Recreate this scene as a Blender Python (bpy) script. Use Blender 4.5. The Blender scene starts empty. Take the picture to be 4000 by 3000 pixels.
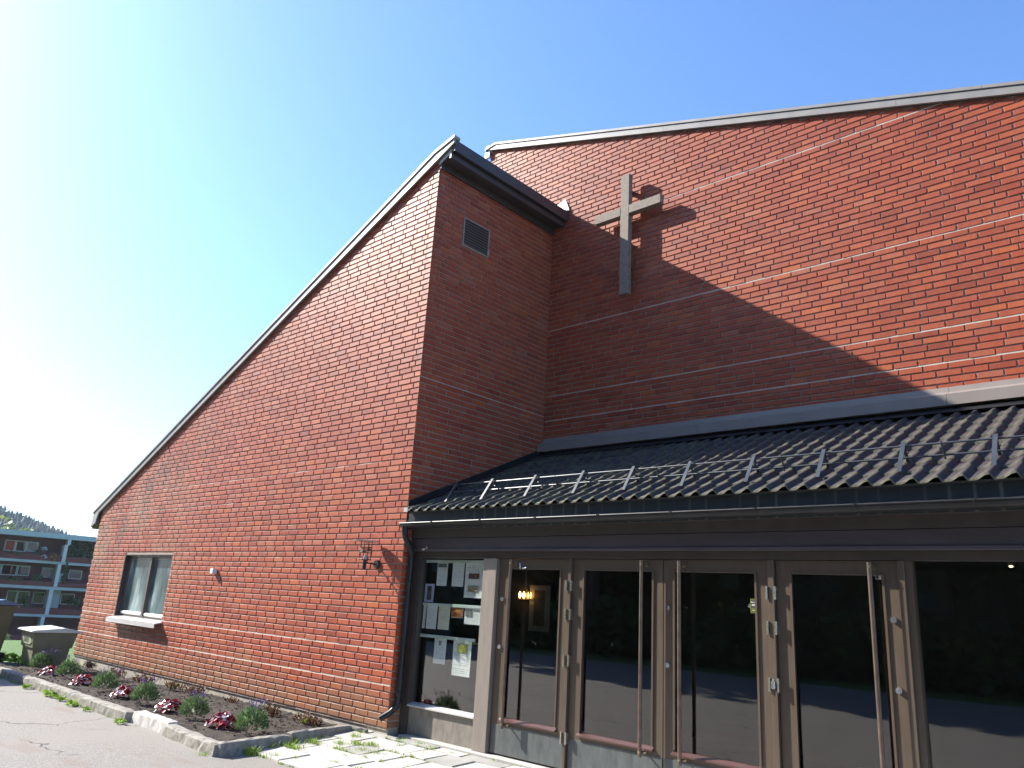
import bpy, math, random
from mathutils import Vector, Matrix, noise

R = math.radians
SC = bpy.context.scene
COL = SC.collection

# ------------------------------------------------------------------ camera
CAM_POS = Vector((7.24332, -5.98657, 1.39932))
YAW, PITCH, ROLL = R(43.2961), R(16.0940), R(3.46834)
fwd = Vector((-math.sin(YAW) * math.cos(PITCH), math.cos(YAW) * math.cos(PITCH), math.sin(PITCH)))
rgt0 = Vector((math.cos(YAW), math.sin(YAW), 0))
up0 = rgt0.cross(fwd)
rgt = rgt0 * math.cos(ROLL) + up0 * math.sin(ROLL)
upv = up0 * math.cos(ROLL) - rgt0 * math.sin(ROLL)
cam = bpy.data.cameras.new('camera')
cam.sensor_width = 36.0
cam.lens = 36.0 * 2998.05 / 4000.0
cam.clip_start = 0.05
cam.clip_end = 3000
camo = bpy.data.objects.new('camera', cam)
COL.objects.link(camo)
camo.matrix_world = Matrix(((rgt.x, upv.x, -fwd.x, CAM_POS.x), (rgt.y, upv.y, -fwd.y, CAM_POS.y),
                            (rgt.z, upv.z, -fwd.z, CAM_POS.z), (0, 0, 0, 1)))
SC.camera = camo

# ------------------------------------------------------------------ sky, sun, exposure
SUN_TRAVEL = Vector((2.6, 1.0, -1.95)).normalized()
SUN_TO = -SUN_TRAVEL
SUN_EL = math.asin(SUN_TO.z)
SUN_AZ = math.atan2(SUN_TO.x, SUN_TO.y)
W = bpy.data.worlds.new('World')
SC.world = W
W.use_nodes = True
wn = W.node_tree.nodes
wl = W.node_tree.links
wn.clear()
sky = wn.new('ShaderNodeTexSky')
sky.sky_type = 'NISHITA'
sky.sun_disc = False
sky.sun_elevation = SUN_EL
sky.sun_rotation = SUN_AZ
sky.altitude = 100
sky.air_density = 1.0
sky.dust_density = 1.0
sky.ozone_density = 8.5
bg = wn.new('ShaderNodeBackground')
bg.inputs['Strength'].default_value = 0.148
wo = wn.new('ShaderNodeOutputWorld')
wl.new(sky.outputs[0], bg.inputs[0])
wl.new(bg.outputs[0], wo.inputs[0])
sun = bpy.data.lights.new('sun', 'SUN')
sun.energy = 5.0
sun.angle = R(0.53)
sun.color = (1.0, 0.94, 0.84)
suno = bpy.data.objects.new('sun', sun)
suno.rotation_euler = SUN_TO.to_track_quat('Z', 'Y').to_euler()
COL.objects.link(suno)
SC.view_settings.view_transform = 'Standard'
SC.view_settings.look = 'None'
SC.view_settings.exposure = 1.25
SC.view_settings.gamma = 1.0
SC.view_settings.use_curve_mapping = False
SC.cycles.use_denoising = True
SC.cycles.max_bounces = 8
SC.cycles.transparent_max_bounces = 16
SC.cycles.sample_clamp_indirect = 6.0

# ------------------------------------------------------------------ helpers
def project(p):
    q = Vector(p) - CAM_POS
    d = q.dot(fwd)
    if d <= 0.05:
        return None
    return (2000 + 2998 * q.dot(rgt) / d, 1500 - 2998 * q.dot(upv) / d, d)


class MB:
    def __init__(s):
        s.v, s.f, s.a, s.uv = [], [], [], {}
        s.cur = (0.5, 0.5, 0.5)

    def face(s, pts, uv=None):
        n = len(s.v)
        s.v += [tuple(p) for p in pts]
        s.f.append(tuple(range(n, n + len(pts))))
        s.a.append(s.cur)
        if uv:
            s.uv[len(s.f) - 1] = uv

    def raw(s, vs, fs):
        n = len(s.v)
        s.v += [tuple(p) for p in vs]
        for f in fs:
            s.f.append(tuple(i + n for i in f))
            s.a.append(s.cur)

    def box(s, x0, x1, y0, y1, z0, z1):
        s.raw([(x0, y0, z0), (x1, y0, z0), (x1, y1, z0), (x0, y1, z0), (x0, y0, z1), (x1, y0, z1), (x1, y1, z1), (x0, y1, z1)],
              [(0, 3, 2, 1), (4, 5, 6, 7), (0, 1, 5, 4), (1, 2, 6, 5), (2, 3, 7, 6), (3, 0, 4, 7)])

    def bbox(s, x0, x1, y0, y1, z0, z1, b=0.004):
        """box with chamfered edges"""
        n = len(s.v)
        xs, ys, zs = (x0, x1), (y0, y1), (z0, z1)
        idx = {}
        vs = []
        for i in (0, 1):
            for j in (0, 1):
                for k in (0, 1):
                    X, Y, Z = xs[i], ys[j], zs[k]
                    sx, sy, sz = (b if i == 0 else -b), (b if j == 0 else -b), (b if k == 0 else -b)
                    for ax, p in enumerate(((X, Y + sy, Z + sz), (X + sx, Y, Z + sz), (X + sx, Y + sy, Z))):
                        idx[(i, j, k, ax)] = len(vs)
                        vs.append(p)
        fs = []
        for i in (0, 1):
            q = [(i, 0, 0, 0), (i, 1, 0, 0), (i, 1, 1, 0), (i, 0, 1, 0)]
            fs.append([idx[t] for t in (q if i else q[::-1])])
            q = [(0, i, 0, 1), (1, i, 0, 1), (1, i, 1, 1), (0, i, 1, 1)]
            fs.append([idx[t] for t in (q[::-1] if i else q)])
            q = [(0, 0, i, 2), (1, 0, i, 2), (1, 1, i, 2), (0, 1, i, 2)]
            fs.append([idx[t] for t in (q if i else q[::-1])])
        for i in (0, 1):
            for j in (0, 1):
                fs.append([idx[(i, j, 0, 0)], idx[(i, j, 1, 0)], idx[(i, j, 1, 1)], idx[(i, j, 0, 1)]])
                fs.append([idx[(i, 0, j, 0)], idx[(i, 1, j, 0)], idx[(i, 1, j, 2)], idx[(i, 0, j, 2)]])
                fs.append([idx[(0, i, j, 1)], idx[(1, i, j, 1)], idx[(1, i, j, 2)], idx[(0, i, j, 2)]])
                for k in (0, 1):
                    fs.append([idx[(i, j, k, 0)], idx[(i, j, k, 1)], idx[(i, j, k, 2)]])
        s.raw(vs, fs)

    def tube(s, path, r, n=8, cap=True, flat=False):
        path = [Vector(p) for p in path]
        rs = r if isinstance(r, (list, tuple)) else [r] * len(path)
        rings = []
        prev = None
        for i, p in enumerate(path):
            if i == 0:
                d = path[1] - p
            elif i == len(path) - 1:
                d = p - path[i - 1]
            else:
                d = (path[i + 1] - p).normalized() + (p - path[i - 1]).normalized()
            d.normalize()
            if prev is None:
                a = d.cross(Vector((0, 0, 1)))
                if a.length < 0.05:
                    a = d.cross(Vector((0, 1, 0)))
            else:
                a = prev - d * prev.dot(d)
            a.normalize()
            prev = a
            b = d.cross(a)
            rings.append([p + (a * math.cos(2 * math.pi * k / n) + b * math.sin(2 * math.pi * k / n)) * rs[i] for k in range(n)])
        vs = [q for rg in rings for q in rg]
        fs = []
        for i in range(len(rings) - 1):
            for k in range(n):
                fs.append((i * n + k, i * n + (k + 1) % n, (i + 1) * n + (k + 1) % n, (i + 1) * n + k))
        if cap:
            fs.append(tuple(range(n))[::-1])
            fs.append(tuple((len(rings) - 1) * n + k for k in range(n)))
        s.raw(vs, fs)

    def extrude(s, poly, axis, a, b):
        """poly: list of 2-D points; axis 'x','y','z' = extrusion axis (remaining axes in order)"""
        def P(q, t):
            if axis == 'x':
                return (t, q[0], q[1])
            if axis == 'y':
                return (q[0], t, q[1])
            return (q[0], q[1], t)
        n = len(poly)
        vs = [P(q, a) for q in poly] + [P(q, b) for q in poly]
        fs = [tuple(range(n))[::-1], tuple(range(n, 2 * n))]
        fs += [(i, (i + 1) % n, n + (i + 1) % n, n + i) for i in range(n)]
        s.raw(vs, fs)

    def build(s, name, mat, parent=None, smooth=False, attr=False):
        me = bpy.data.meshes.new(name)
        me.from_pydata(s.v, [], s.f)
        if attr:
            at = me.attributes.new('rnd', 'FLOAT_VECTOR', 'FACE')
            at.data.foreach_set('vector', [c for t in s.a for c in t])
        if s.uv:
            ul = me.uv_layers.new(name='UVMap')
            for pi, uv in s.uv.items():
                p = me.polygons[pi]
                for li, c in zip(p.loop_indices, uv):
                    ul.data[li].uv = c
        me.materials.append(MAT[mat] if isinstance(mat, str) else mat)
        me.validate()
        if smooth:
            me.polygons.foreach_set('use_smooth', [True] * len(me.polygons))
        o = bpy.data.objects.new(name, me)
        COL.objects.link(o)
        if parent:
            o.parent = parent
        return o


def fix_normals(o):
    import bmesh
    bm = bmesh.new()
    bm.from_mesh(o.data)
    bmesh.ops.recalc_face_normals(bm, faces=bm.faces)
    bm.to_mesh(o.data)
    bm.free()


def tag(o, label=None, cat=None, group=None, kind=None):
    if label:
        o['label'] = label
    if cat:
        o['category'] = cat
    if group:
        o['group'] = group
    if kind:
        o['kind'] = kind
    return o


def empty(name, loc=(0, 0, 0), parent=None):
    o = bpy.data.objects.new(name, None)
    o.empty_display_size = 0.2
    COL.objects.link(o)
    o.location = loc
    if parent:
        o.parent = parent
    return o


def put(o, loc=(0, 0, 0), rz=0, parent=None):
    o.location = loc
    o.rotation_euler = (0, 0, rz)
    return o


def text_mesh(txt, size, ext=0.0005):
    cu = bpy.data.curves.new('lettering', 'FONT')
    cu.body = txt
    cu.size = size
    cu.extrude = ext
    cu.align_x = 'CENTER'
    cu.align_y = 'CENTER'
    ob = bpy.data.objects.new('lettering', cu)
    me = bpy.data.meshes.new_from_object(ob)
    bpy.data.objects.remove(ob)
    return me


# ------------------------------------------------------------------ materials
MAT = {}


class NT:
    def __init__(s, name):
        s.m = bpy.data.materials.new(name)
        s.m.use_nodes = True
        s.t = s.m.node_tree
        s.t.nodes.clear()
        s.out = s.t.nodes.new('ShaderNodeOutputMaterial')
        MAT[name] = s.m

    def n(s, typ, **kw):
        nd = s.t.nodes.new(typ)
        for k, v in kw.items():
            if k.startswith('i_'):
                key = k[2:]
                key = int(key) if key.isdigit() else key
                nd.inputs[key].default_value = v
            else:
                setattr(nd, k, v)
        return nd

    def l(s, a, b):
        s.t.links.new(a, b)

    def bsdf(s, **kw):
        b = s.n('ShaderNodeBsdfPrincipled')
        for k, v in kw.items():
            b.inputs[k.replace('_', ' ')].default_value = v
        s.l(b.outputs[0], s.out.inputs[0])
        return b

    def pos(s):
        return s.n('ShaderNodeNewGeometry').outputs['Position']

    def mapping(s, src, scale):
        mp = s.n('ShaderNodeMapping')
        mp.inputs['Scale'].default_value = scale
        s.l(src, mp.inputs[0])
        return mp.outputs[0]

    def noise(s, src, scale, detail=3, rough=0.55):
        nd = s.n('ShaderNodeTexNoise')
        nd.inputs['Scale'].default_value = scale
        nd.inputs['Detail'].default_value = detail
        nd.inputs['Roughness'].default_value = rough
        if src is not None:
            s.l(src, nd.inputs['Vector'])
        return nd.outputs['Fac']

    def ramp(s, fac, stops, interp='LINEAR'):
        r = s.n('ShaderNodeValToRGB')
        r.color_ramp.interpolation = interp
        els = r.color_ramp.elements
        while len(els) < len(stops):
            els.new(0.5)
        for e, (p, c) in zip(els, stops):
            e.position = p
            e.color = c if len(c) == 4 else (*c, 1)
        s.l(fac, r.inputs[0])
        return r.outputs[0]

    def mix(s, fac, a, b, blend='MIX'):
        m = s.n('ShaderNodeMix', data_type='RGBA', blend_type=blend)
        for sock, v in ((m.inputs[0], fac), (m.inputs[6], a), (m.inputs[7], b)):
            if hasattr(v, 'is_output'):
                s.l(v, sock)
            elif isinstance(v, (int, float)):
                sock.default_value = v if sock.type == 'VALUE' else (v, v, v, 1)
            else:
                sock.default_value = v if len(v) == 4 else (*v, 1)
        return m.outputs[2]

    def math(s, op, a, b=0.0, c=None):
        m = s.n('ShaderNodeMath', operation=op)
        for i, v in enumerate((a, b) if c is None else (a, b, c)):
            if hasattr(v, 'is_output'):
                s.l(v, m.inputs[i])
            else:
                m.inputs[i].default_value = v
        return m.outputs[0]

    def sep(s, src):
        x = s.n('ShaderNodeSeparateXYZ')
        s.l(src, x.inputs[0])
        return x.outputs

    def smooth(s, v, lo, hi):
        m = s.n('ShaderNodeMapRange', interpolation_type='SMOOTHSTEP')
        m.inputs[1].default_value = lo
        m.inputs[2].default_value = hi
        s.l(v, m.inputs[0])
        return m.outputs[0]

    def bump(s, h, bsdf, strength=0.3, dist=0.01):
        b = s.n('ShaderNodeBump')
        b.inputs['Strength'].default_value = strength
        b.inputs['Distance'].default_value = dist
        s.l(h, b.inputs['Height'])
        s.l(b.outputs[0], bsdf.inputs['Normal'])


def simple(name, col, rough=0.5, metal=0.0, spec=0.5, var=0.15, vscale=6.0, bump=0.0, bscale=60.0, stretch=(1, 1, 1)):
    t = NT(name)
    b = t.bsdf(Roughness=rough, Metallic=metal)
    b.inputs['Specular IOR Level'].default_value = spec
    p = t.mapping(t.pos(), stretch)
    f = t.noise(p, vscale, 4)
    lo = tuple(c * (1 - var) for c in col)
    hi = tuple(min(1, c * (1 + var)) for c in col)
    t.l(t.ramp(f, [(0.3, lo), (0.7, hi)]), b.inputs['Base Color'])
    t.l(t.math('MULTIPLY_ADD', f, 0.12, rough - 0.06), b.inputs['Roughness'])
    if bump:
        t.bump(t.noise(p, bscale, 4), b, bump, 0.004)
    return t


def mk_brick():
    t = NT('brick')
    b = t.bsdf()
    at = t.n('ShaderNodeAttribute', attribute_name='rnd').outputs['Vector']
    r = t.sep(at)
    p = t.pos()
    xyz = t.sep(p)
    base = t.ramp(r[0], [(0.0, (0.25, 0.048, 0.024)), (0.12, (0.31, 0.061, 0.029)), (0.55, (0.36, 0.074, 0.033)),
                         (0.9, (0.39, 0.087, 0.036)), (1.0, (0.45, 0.108, 0.032))])
    # vertical wire-cut streaks and mottling
    st = t.noise(t.mapping(p, (38, 38, 3)), 1.0, 3)
    base = t.mix(t.math('MULTIPLY', t.smooth(st, 0.35, 0.75), 0.45), base, (0.23, 0.058, 0.034))
    mo = t.noise(p, 9.0, 4)
    base = t.mix(t.math('MULTIPLY', t.smooth(mo, 0.45, 0.8), 0.35), base, (0.42, 0.135, 0.065))
    # pale bloom on some bricks
    base = t.mix(t.math('MULTIPLY', t.smooth(r[1], 0.8, 1.0), 0.35), base, (0.42, 0.17, 0.10))
    # dark pits
    pit = t.smooth(t.noise(p, 95.0, 2), 0.64, 0.72)
    base = t.mix(t.math('MULTIPLY', pit, 0.45), base, (0.10, 0.035, 0.025))
    # green-brown algae on the lowest courses of the gable wall
    low = t.math('SUBTRACT', 1.0, t.smooth(t.math('MULTIPLY_ADD', t.noise(p, 1.4, 3), 0.8, xyz[2]), 0.40, 1.0))
    base = t.mix(t.math('MULTIPLY', low, 0.66), base, (0.235, 0.155, 0.088))
    # lichen spots below the verge of the gable wall: distance under the roof line, patchy
    line = t.math('SUBTRACT', t.math('MULTIPLY_ADD', xyz[0], 0.464, 7.27), xyz[2])
    under = t.math('MULTIPLY', t.smooth(line, 0.15, 0.5), t.math('SUBTRACT', 1.0, t.smooth(line, 0.9, 1.9)))
    left = t.math('SUBTRACT', 1.0, t.smooth(xyz[0], -8.2, -4.2))
    front = t.math('LESS_THAN', xyz[1], 0.05)
    patch = t.smooth(t.noise(p, 1.9, 2), 0.44, 0.54)
    spot = t.smooth(t.noise(p, 13.0, 5), 0.47, 0.55)
    lich = t.math('MULTIPLY', t.math('MULTIPLY', t.math('MULTIPLY', under, left), front), t.math('MULTIPLY', patch, spot))
    base = t.mix(t.math('MULTIPLY', lich, 0.95), base, (0.075, 0.062, 0.048))
    # paler tan weathering band
    tan = t.math('MULTIPLY', t.math('MULTIPLY', left, front), t.smooth(t.noise(p, 0.9, 3), 0.42, 0.65))
    base = t.mix(t.math('MULTIPLY', tan, 0.45), base, (0.44, 0.25, 0.15))
    # black lichen at some corner headers
    cn = t.math('MULTIPLY', t.math('MULTIPLY', t.smooth(xyz[0], -0.16, -0.10), front), t.smooth(xyz[2], 3.2, 4.6))
    cs = t.smooth(t.noise(p, 30.0, 4), 0.50, 0.62)
    base = t.mix(t.math('MULTIPLY', t.math('MULTIPLY', cn, cs), t.smooth(r[2], 0.45, 0.9)), base, (0.10, 0.085, 0.07))
    t.l(base, b.inputs['Base Color'])
    b.inputs['Specular IOR Level'].default_value = 0.30
    t.l(t.math('MULTIPLY_ADD', mo, 0.20, 0.42), b.inputs['Roughness'])
    h = t.math('ADD', t.math('MULTIPLY', t.noise(t.mapping(p, (90, 90, 30)), 1.0, 4), 0.6), t.math('MULTIPLY', pit, -0.6))
    t.bump(h, b, 0.45, 0.0035)


mk_brick()
simple('mortar', (0.37, 0.285, 0.235), 0.9, var=0.25, vscale=14, bump=0.5, bscale=160)
simple('mortar_pale', (0.50, 0.455, 0.39), 0.9, var=0.12, vscale=9, bump=0.6, bscale=120)
simple('trim_paint', (0.26, 0.245, 0.22), 0.44, spec=0.9, var=0.10, vscale=5, bump=0.15, bscale=60)
simple('trim_dark', (0.06, 0.052, 0.05), 0.5, var=0.15, vscale=5, bump=0.15, bscale=40)
simple('vent_slat', (0.15, 0.125, 0.11), 0.5, var=0.1)
simple('soffit', (0.055, 0.048, 0.048), 0.6, var=0.15, vscale=4)
simple('roof_sheet', (0.10, 0.10, 0.10), 0.6, var=0.2, vscale=3)
simple('flashing', (0.25, 0.215, 0.19), 0.42, var=0.08, vscale=3, metal=0.0)
simple('zinc', (0.55, 0.56, 0.58), 0.35, metal=0.7, var=0.1)
simple('black_metal', (0.018, 0.019, 0.021), 0.4, spec=0.35, var=0.3, vscale=7)
simple('steel_rail', (0.055, 0.065, 0.075), 0.38, metal=0.25, var=0.2)
simple('door_paint', (0.092, 0.067, 0.048), 0.36, var=0.1, vscale=7, bump=0.12, bscale=50, stretch=(6, 6, 0.6))
simple('post_paint', (0.235, 0.20, 0.17), 0.42, var=0.12, vscale=5, bump=0.12, bscale=40, stretch=(5, 5, 0.7))
simple('panel_paint', (0.20, 0.18, 0.155), 0.5, var=0.2, vscale=9, bump=0.1, bscale=40, stretch=(2, 2, 0.8))
simple('kick_plate', (0.085, 0.095, 0.095), 0.42, var=0.25, vscale=9, bump=0.1, bscale=30, stretch=(2, 2, 0.7))
simple('bead', (0.095, 0.05, 0.045), 0.3, var=0.15)
simple('sill_metal', (0.62, 0.60, 0.58), 0.3, metal=0.25, var=0.08)
simple('bronze', (0.16, 0.115, 0.09), 0.3, metal=0.55, var=0.2, vscale=14)
simple('brass', (0.42, 0.36, 0.2), 0.3, metal=0.9, var=0.15)
simple('hinge_metal', (0.55, 0.52, 0.42), 0.28, metal=0.9, var=0.1)
simple('chrome', (0.7, 0.71, 0.73), 0.2, metal=0.9, var=0.06)
simple('header_board', (0.062, 0.050, 0.056), 0.42, var=0.15, vscale=3, stretch=(0.5, 3, 3))
simple('frame_dark', (0.055, 0.046, 0.042), 0.4, var=0.15)
simple('window_frame', (0.12, 0.10, 0.085), 0.45, var=0.15)
simple('white_paint', (0.76, 0.76, 0.74), 0.45, var=0.05)
simple('concrete', (0.36, 0.33, 0.27), 0.9, var=0.25, vscale=4, bump=0.4, bscale=70)
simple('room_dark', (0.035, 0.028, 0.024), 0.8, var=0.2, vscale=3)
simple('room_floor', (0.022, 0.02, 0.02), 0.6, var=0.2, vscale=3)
simple('mat_white', (0.5, 0.48, 0.45), 0.8, var=0.04)
simple('art', (0.12, 0.08, 0.06), 0.6, var=0.8, vscale=9)
simple('paper', (0.80, 0.80, 0.78), 0.75, var=0.02)
simple('rail_plastic', (0.58, 0.66, 0.58), 0.3, var=0.06)
simple('wood_cross', (0.23, 0.19, 0.15), 0.75, var=0.28, vscale=22, bump=0.5, bscale=60, stretch=(1, 1, 1))
simple('granite', (0.25, 0.235, 0.205), 0.85, var=0.35, vscale=16, bump=0.6, bscale=45)
simple('granite_light', (0.52, 0.50, 0.47), 0.8, var=0.15, vscale=16, bump=0.5, bscale=45)
simple('slab', (0.43, 0.415, 0.385), 0.8, var=0.14, vscale=2.6, bump=0.35, bscale=40)
simple('slab_grey', (0.30, 0.295, 0.27), 0.8, var=0.16, vscale=2.6, bump=0.35, bscale=40)
simple('bedding', (0.13, 0.105, 0.07), 0.95, var=0.4, vscale=8, bump=0.6, bscale=60)
simple('bin_green', (0.085, 0.085, 0.055), 0.45, var=0.15, vscale=4)
simple('bin_lid', (0.10, 0.16, 0.27), 0.22, var=0.1)
simple('sandbox_green', (0.20, 0.205, 0.13), 0.5, var=0.14, vscale=4, bump=0.1, bscale=30)
simple('sandbox_lid', (0.66, 0.70, 0.60), 0.38, var=0.1, vscale=5)
simple('sandbox_panel_sunlit', (0.36, 0.40, 0.28), 0.5, var=0.1)  # lighter than the body: sunlight on the front face put into the colour
simple('black_print', (0.03, 0.03, 0.03), 0.6)
simple('wood_light', (0.50, 0.40, 0.21), 0.8, var=0.25, vscale=6, bump=0.3, bscale=40, stretch=(1, 6, 6))
simple('bark', (0.10, 0.075, 0.05), 0.9, var=0.35, vscale=10, bump=0.7, bscale=25, stretch=(3, 3, 0.6))
simple('apt_wall', (0.11, 0.038, 0.036), 0.85, var=0.15, vscale=1.5)
simple('apt_parapet', (0.16, 0.04, 0.036), 0.8, var=0.15, vscale=2)
simple('apt_concrete', (0.42, 0.44, 0.43), 0.85, var=0.1, vscale=1)
simple('apt_roof', (0.46, 0.49, 0.50), 0.6, var=0.06, vscale=1)
simple('apt_white', (0.58, 0.57, 0.55), 0.7, var=0.06)
simple('curtain', (0.55, 0.56, 0.60), 0.8, var=0.2, vscale=3, stretch=(6, 6, 0.4))
simple('sticker_lime', (0.30, 0.38, 0.04), 0.4, var=0.05)
simple('sticker_white', (0.75, 0.76, 0.77), 0.35, var=0.05)
simple('lens_grey', (0.42, 0.40, 0.38), 0.35, var=0.15)


def mk_asphalt():
    t = NT('asphalt')
    b = t.bsdf(Roughness=0.85)
    p = t.pos()
    g = t.noise(p, 85.0, 5, 0.8)
    big = t.noise(p, 0.7, 4)
    col = t.ramp(g, [(0.30, (0.09, 0.084, 0.072)), (0.5, (0.225, 0.21, 0.187)), (0.68, (0.44, 0.415, 0.375))])
    col = t.mix(t.math('MULTIPLY', t.smooth(big, 0.42, 0.68), 0.4), col, (0.27, 0.24, 0.205))
    rust = t.math('MULTIPLY', t.smooth(t.noise(t.mapping(p, (0.5, 1.6, 1)), 1.7, 3), 0.60, 0.72), 0.35)
    col = t.mix(rust, col, (0.20, 0.13, 0.09))
    # cracks
    wv = t.n('ShaderNodeTexVoronoi', feature='DISTANCE_TO_EDGE')
    wv.inputs['Scale'].default_value = 0.55
    dn = t.n('ShaderNodeTexNoise')
    dn.inputs['Scale'].default_value = 3.0
    dn.inputs['Detail'].default_value = 5
    t.l(p, dn.inputs['Vector'])
    vm = t.n('ShaderNodeVectorMath', operation='MULTIPLY_ADD')
    t.l(dn.outputs['Color'], vm.inputs[0])
    vm.inputs[1].default_value = (0.55, 0.55, 0)
    t.l(p, vm.inputs[2])
    t.l(vm.outputs[0], wv.inputs['Vector'])
    cr = t.math('SUBTRACT', 1.0, t.smooth(wv.outputs['Distance'], 0.002, 0.009))
    cr = t.math('MULTIPLY', cr, t.smooth(t.noise(p, 0.9, 2), 0.45, 0.6))
    col = t.mix(t.math('MULTIPLY', cr, 0.85), col, (0.03, 0.028, 0.026))
    t.l(col, b.inputs['Base Color'])
    h = t.math('SUBTRACT', t.math('ADD', g, t.math('MULTIPLY', t.noise(p, 40, 2), 0.5)), t.math('MULTIPLY', cr, 2.0))
    t.bump(h, b, 0.8, 0.006)


mk_asphalt()


def mk_soil():
    t = NT('soil')
    b = t.bsdf(Roughness=0.95)
    p = t.pos()
    f = t.noise(p, 45.0, 5, 0.7)
    col = t.ramp(f, [(0.3, (0.022, 0.016, 0.011)), (0.55, (0.06, 0.045, 0.034)), (0.75, (0.14, 0.11, 0.085))])
    t.l(col, b.inputs['Base Color'])
    t.bump(f, b, 1.0, 0.02)


mk_soil()


def mk_lawn():
    t = NT('lawn')
    b = t.bsdf(Roughness=0.9)
    p = t.pos()
    f = t.noise(p, 2.0, 5)
    f2 = t.noise(p, 60.0, 3)
    col = t.mix(f2, t.ramp(f, [(0.3, (0.07, 0.15, 0.02)), (0.7, (0.14, 0.26, 0.035))]), (0.05, 0.11, 0.015), 'MIX')
    t.l(col, b.inputs['Base Color'])
    t.bump(f2, b, 0.8, 0.03)


mk_lawn()


def mk_leaf(name, c0, c1, c2, rough=0.5, trans=0.25, spec=0.4):
    t = NT(name)
    at = t.n('ShaderNodeAttribute', attribute_name='rnd').outputs['Vector']
    r = t.sep(at)
    col = t.ramp(r[0], [(0.0, c0), (0.5, c1), (1.0, c2)])
    b = t.n('ShaderNodeBsdfPrincipled')
    b.inputs['Roughness'].default_value = rough
    b.inputs['Specular IOR Level'].default_value = spec
    t.l(col, b.inputs['Base Color'])
    tr = t.n('ShaderNodeBsdfTranslucent')
    t.l(col, tr.inputs['Color'])
    mx = t.n('ShaderNodeMixShader')
    mx.inputs[0].default_value = trans
    t.l(b.outputs[0], mx.inputs[1])
    t.l(tr.outputs[0], mx.inputs[2])
    t.l(mx.outputs[0], t.out.inputs[0])


mk_leaf('leaf_lavender', (0.06, 0.12, 0.04), (0.13, 0.22, 0.08), (0.24, 0.33, 0.17))
mk_leaf('flower_purple', (0.10, 0.06, 0.22), (0.17, 0.11, 0.34), (0.28, 0.20, 0.46))
mk_leaf('leaf_red', (0.07, 0.006, 0.012), (0.26, 0.012, 0.024), (0.50, 0.025, 0.045), rough=0.22, trans=0.2, spec=0.7)
mk_leaf('leaf_glint', (0.35, 0.28, 0.30), (0.62, 0.56, 0.58), (0.8, 0.76, 0.78), rough=0.3, trans=0.15, spec=0.6)  # near-white colour for the glints on the red plants
mk_leaf('leaf_withered', (0.055, 0.022, 0.012), (0.12, 0.05, 0.025), (0.22, 0.13, 0.06))
mk_leaf('leaf_weed', (0.10, 0.19, 0.02), (0.20, 0.34, 0.04), (0.34, 0.50, 0.08), trans=0.35)
mk_leaf('grass_blade', (0.11, 0.21, 0.02), (0.23, 0.37, 0.045), (0.42, 0.48, 0.11), trans=0.4)
mk_leaf('leaf_tree', (0.03, 0.06, 0.016), (0.05, 0.095, 0.025), (0.085, 0.15, 0.04), trans=0.3)
mk_leaf('leaf_conifer', (0.05, 0.09, 0.07), (0.075, 0.125, 0.095), (0.11, 0.165, 0.12), trans=0.15)
mk_leaf('leaf_pale', (0.12, 0.17, 0.06), (0.18, 0.24, 0.085), (0.26, 0.32, 0.12), trans=0.3)
mk_leaf('leaf_thuja', (0.03, 0.06, 0.02), (0.05, 0.10, 0.03), (0.08, 0.15, 0.045), trans=0.15)
mk_leaf('leaf_orange', (0.22, 0.06, 0.02), (0.36, 0.12, 0.03), (0.35, 0.28, 0.05), trans=0.2)
mk_leaf('leaf_whiteflower', (0.45, 0.5, 0.48), (0.6, 0.65, 0.66), (0.75, 0.78, 0.8), trans=0.2)


def mk_glass(name, tint, mult, rough=0.0):
    t = NT(name)
    fr = t.n('ShaderNodeFresnel')
    fr.inputs['IOR'].default_value = 1.5
    bf = t.n('ShaderNodeNewGeometry').outputs['Backfacing']
    k = t.math('MULTIPLY', t.math('MINIMUM', t.math('MULTIPLY', fr.outputs[0], mult), 0.36), t.math('SUBTRACT', 1.0, bf))
    tr = t.n('ShaderNodeBsdfTransparent')
    tr.inputs[0].default_value = (*tint, 1)
    gl = t.n('ShaderNodeBsdfGlossy')
    gl.inputs['Roughness'].default_value = rough
    mx = t.n('ShaderNodeMixShader')
    t.l(k, mx.inputs[0])
    t.l(tr.outputs[0], mx.inputs[1])
    t.l(gl.outputs[0], mx.inputs[2])
    t.l(mx.outputs[0], t.out.inputs[0])


mk_glass('glass', (0.92, 0.95, 0.94), 3.8)
mk_glass('apt_glass', (0.5, 0.5, 0.5), 1.5)


def mk_frosted():
    t = NT('frosted')
    b = t.bsdf(Roughness=0.3)
    p = t.pos()
    f = t.noise(t.mapping(p, (3.0, 3.0, 1.1)), 1.0, 4)
    s2 = t.noise(t.mapping(p, (14, 14, 1.0)), 1.0, 3)
    col = t.ramp(f, [(0.36, (0.03, 0.045, 0.05)), (0.52, (0.12, 0.185, 0.195)), (0.68, (0.38, 0.48, 0.49))])
    col = t.mix(t.math('MULTIPLY', t.smooth(s2, 0.5, 0.7), 0.5), col, (0.09, 0.11, 0.11))
    t.l(col, b.inputs['Base Color'])
    b.inputs['Specular IOR Level'].default_value = 0.3


mk_frosted()


def mk_emit(name, col, s):
    t = NT(name)
    e = t.n('ShaderNodeEmission')
    e.inputs[0].default_value = (*col, 1)
    e.inputs[1].default_value = s
    t.l(e.outputs[0], t.out.inputs[0])


mk_emit('bulb', (1.0, 0.55, 0.18), 9.0)
mk_emit('bulb_dim', (1.0, 0.5, 0.15), 2.0)
mk_emit('spot_glow', (1.0, 0.8, 0.45), 3.0)


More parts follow.
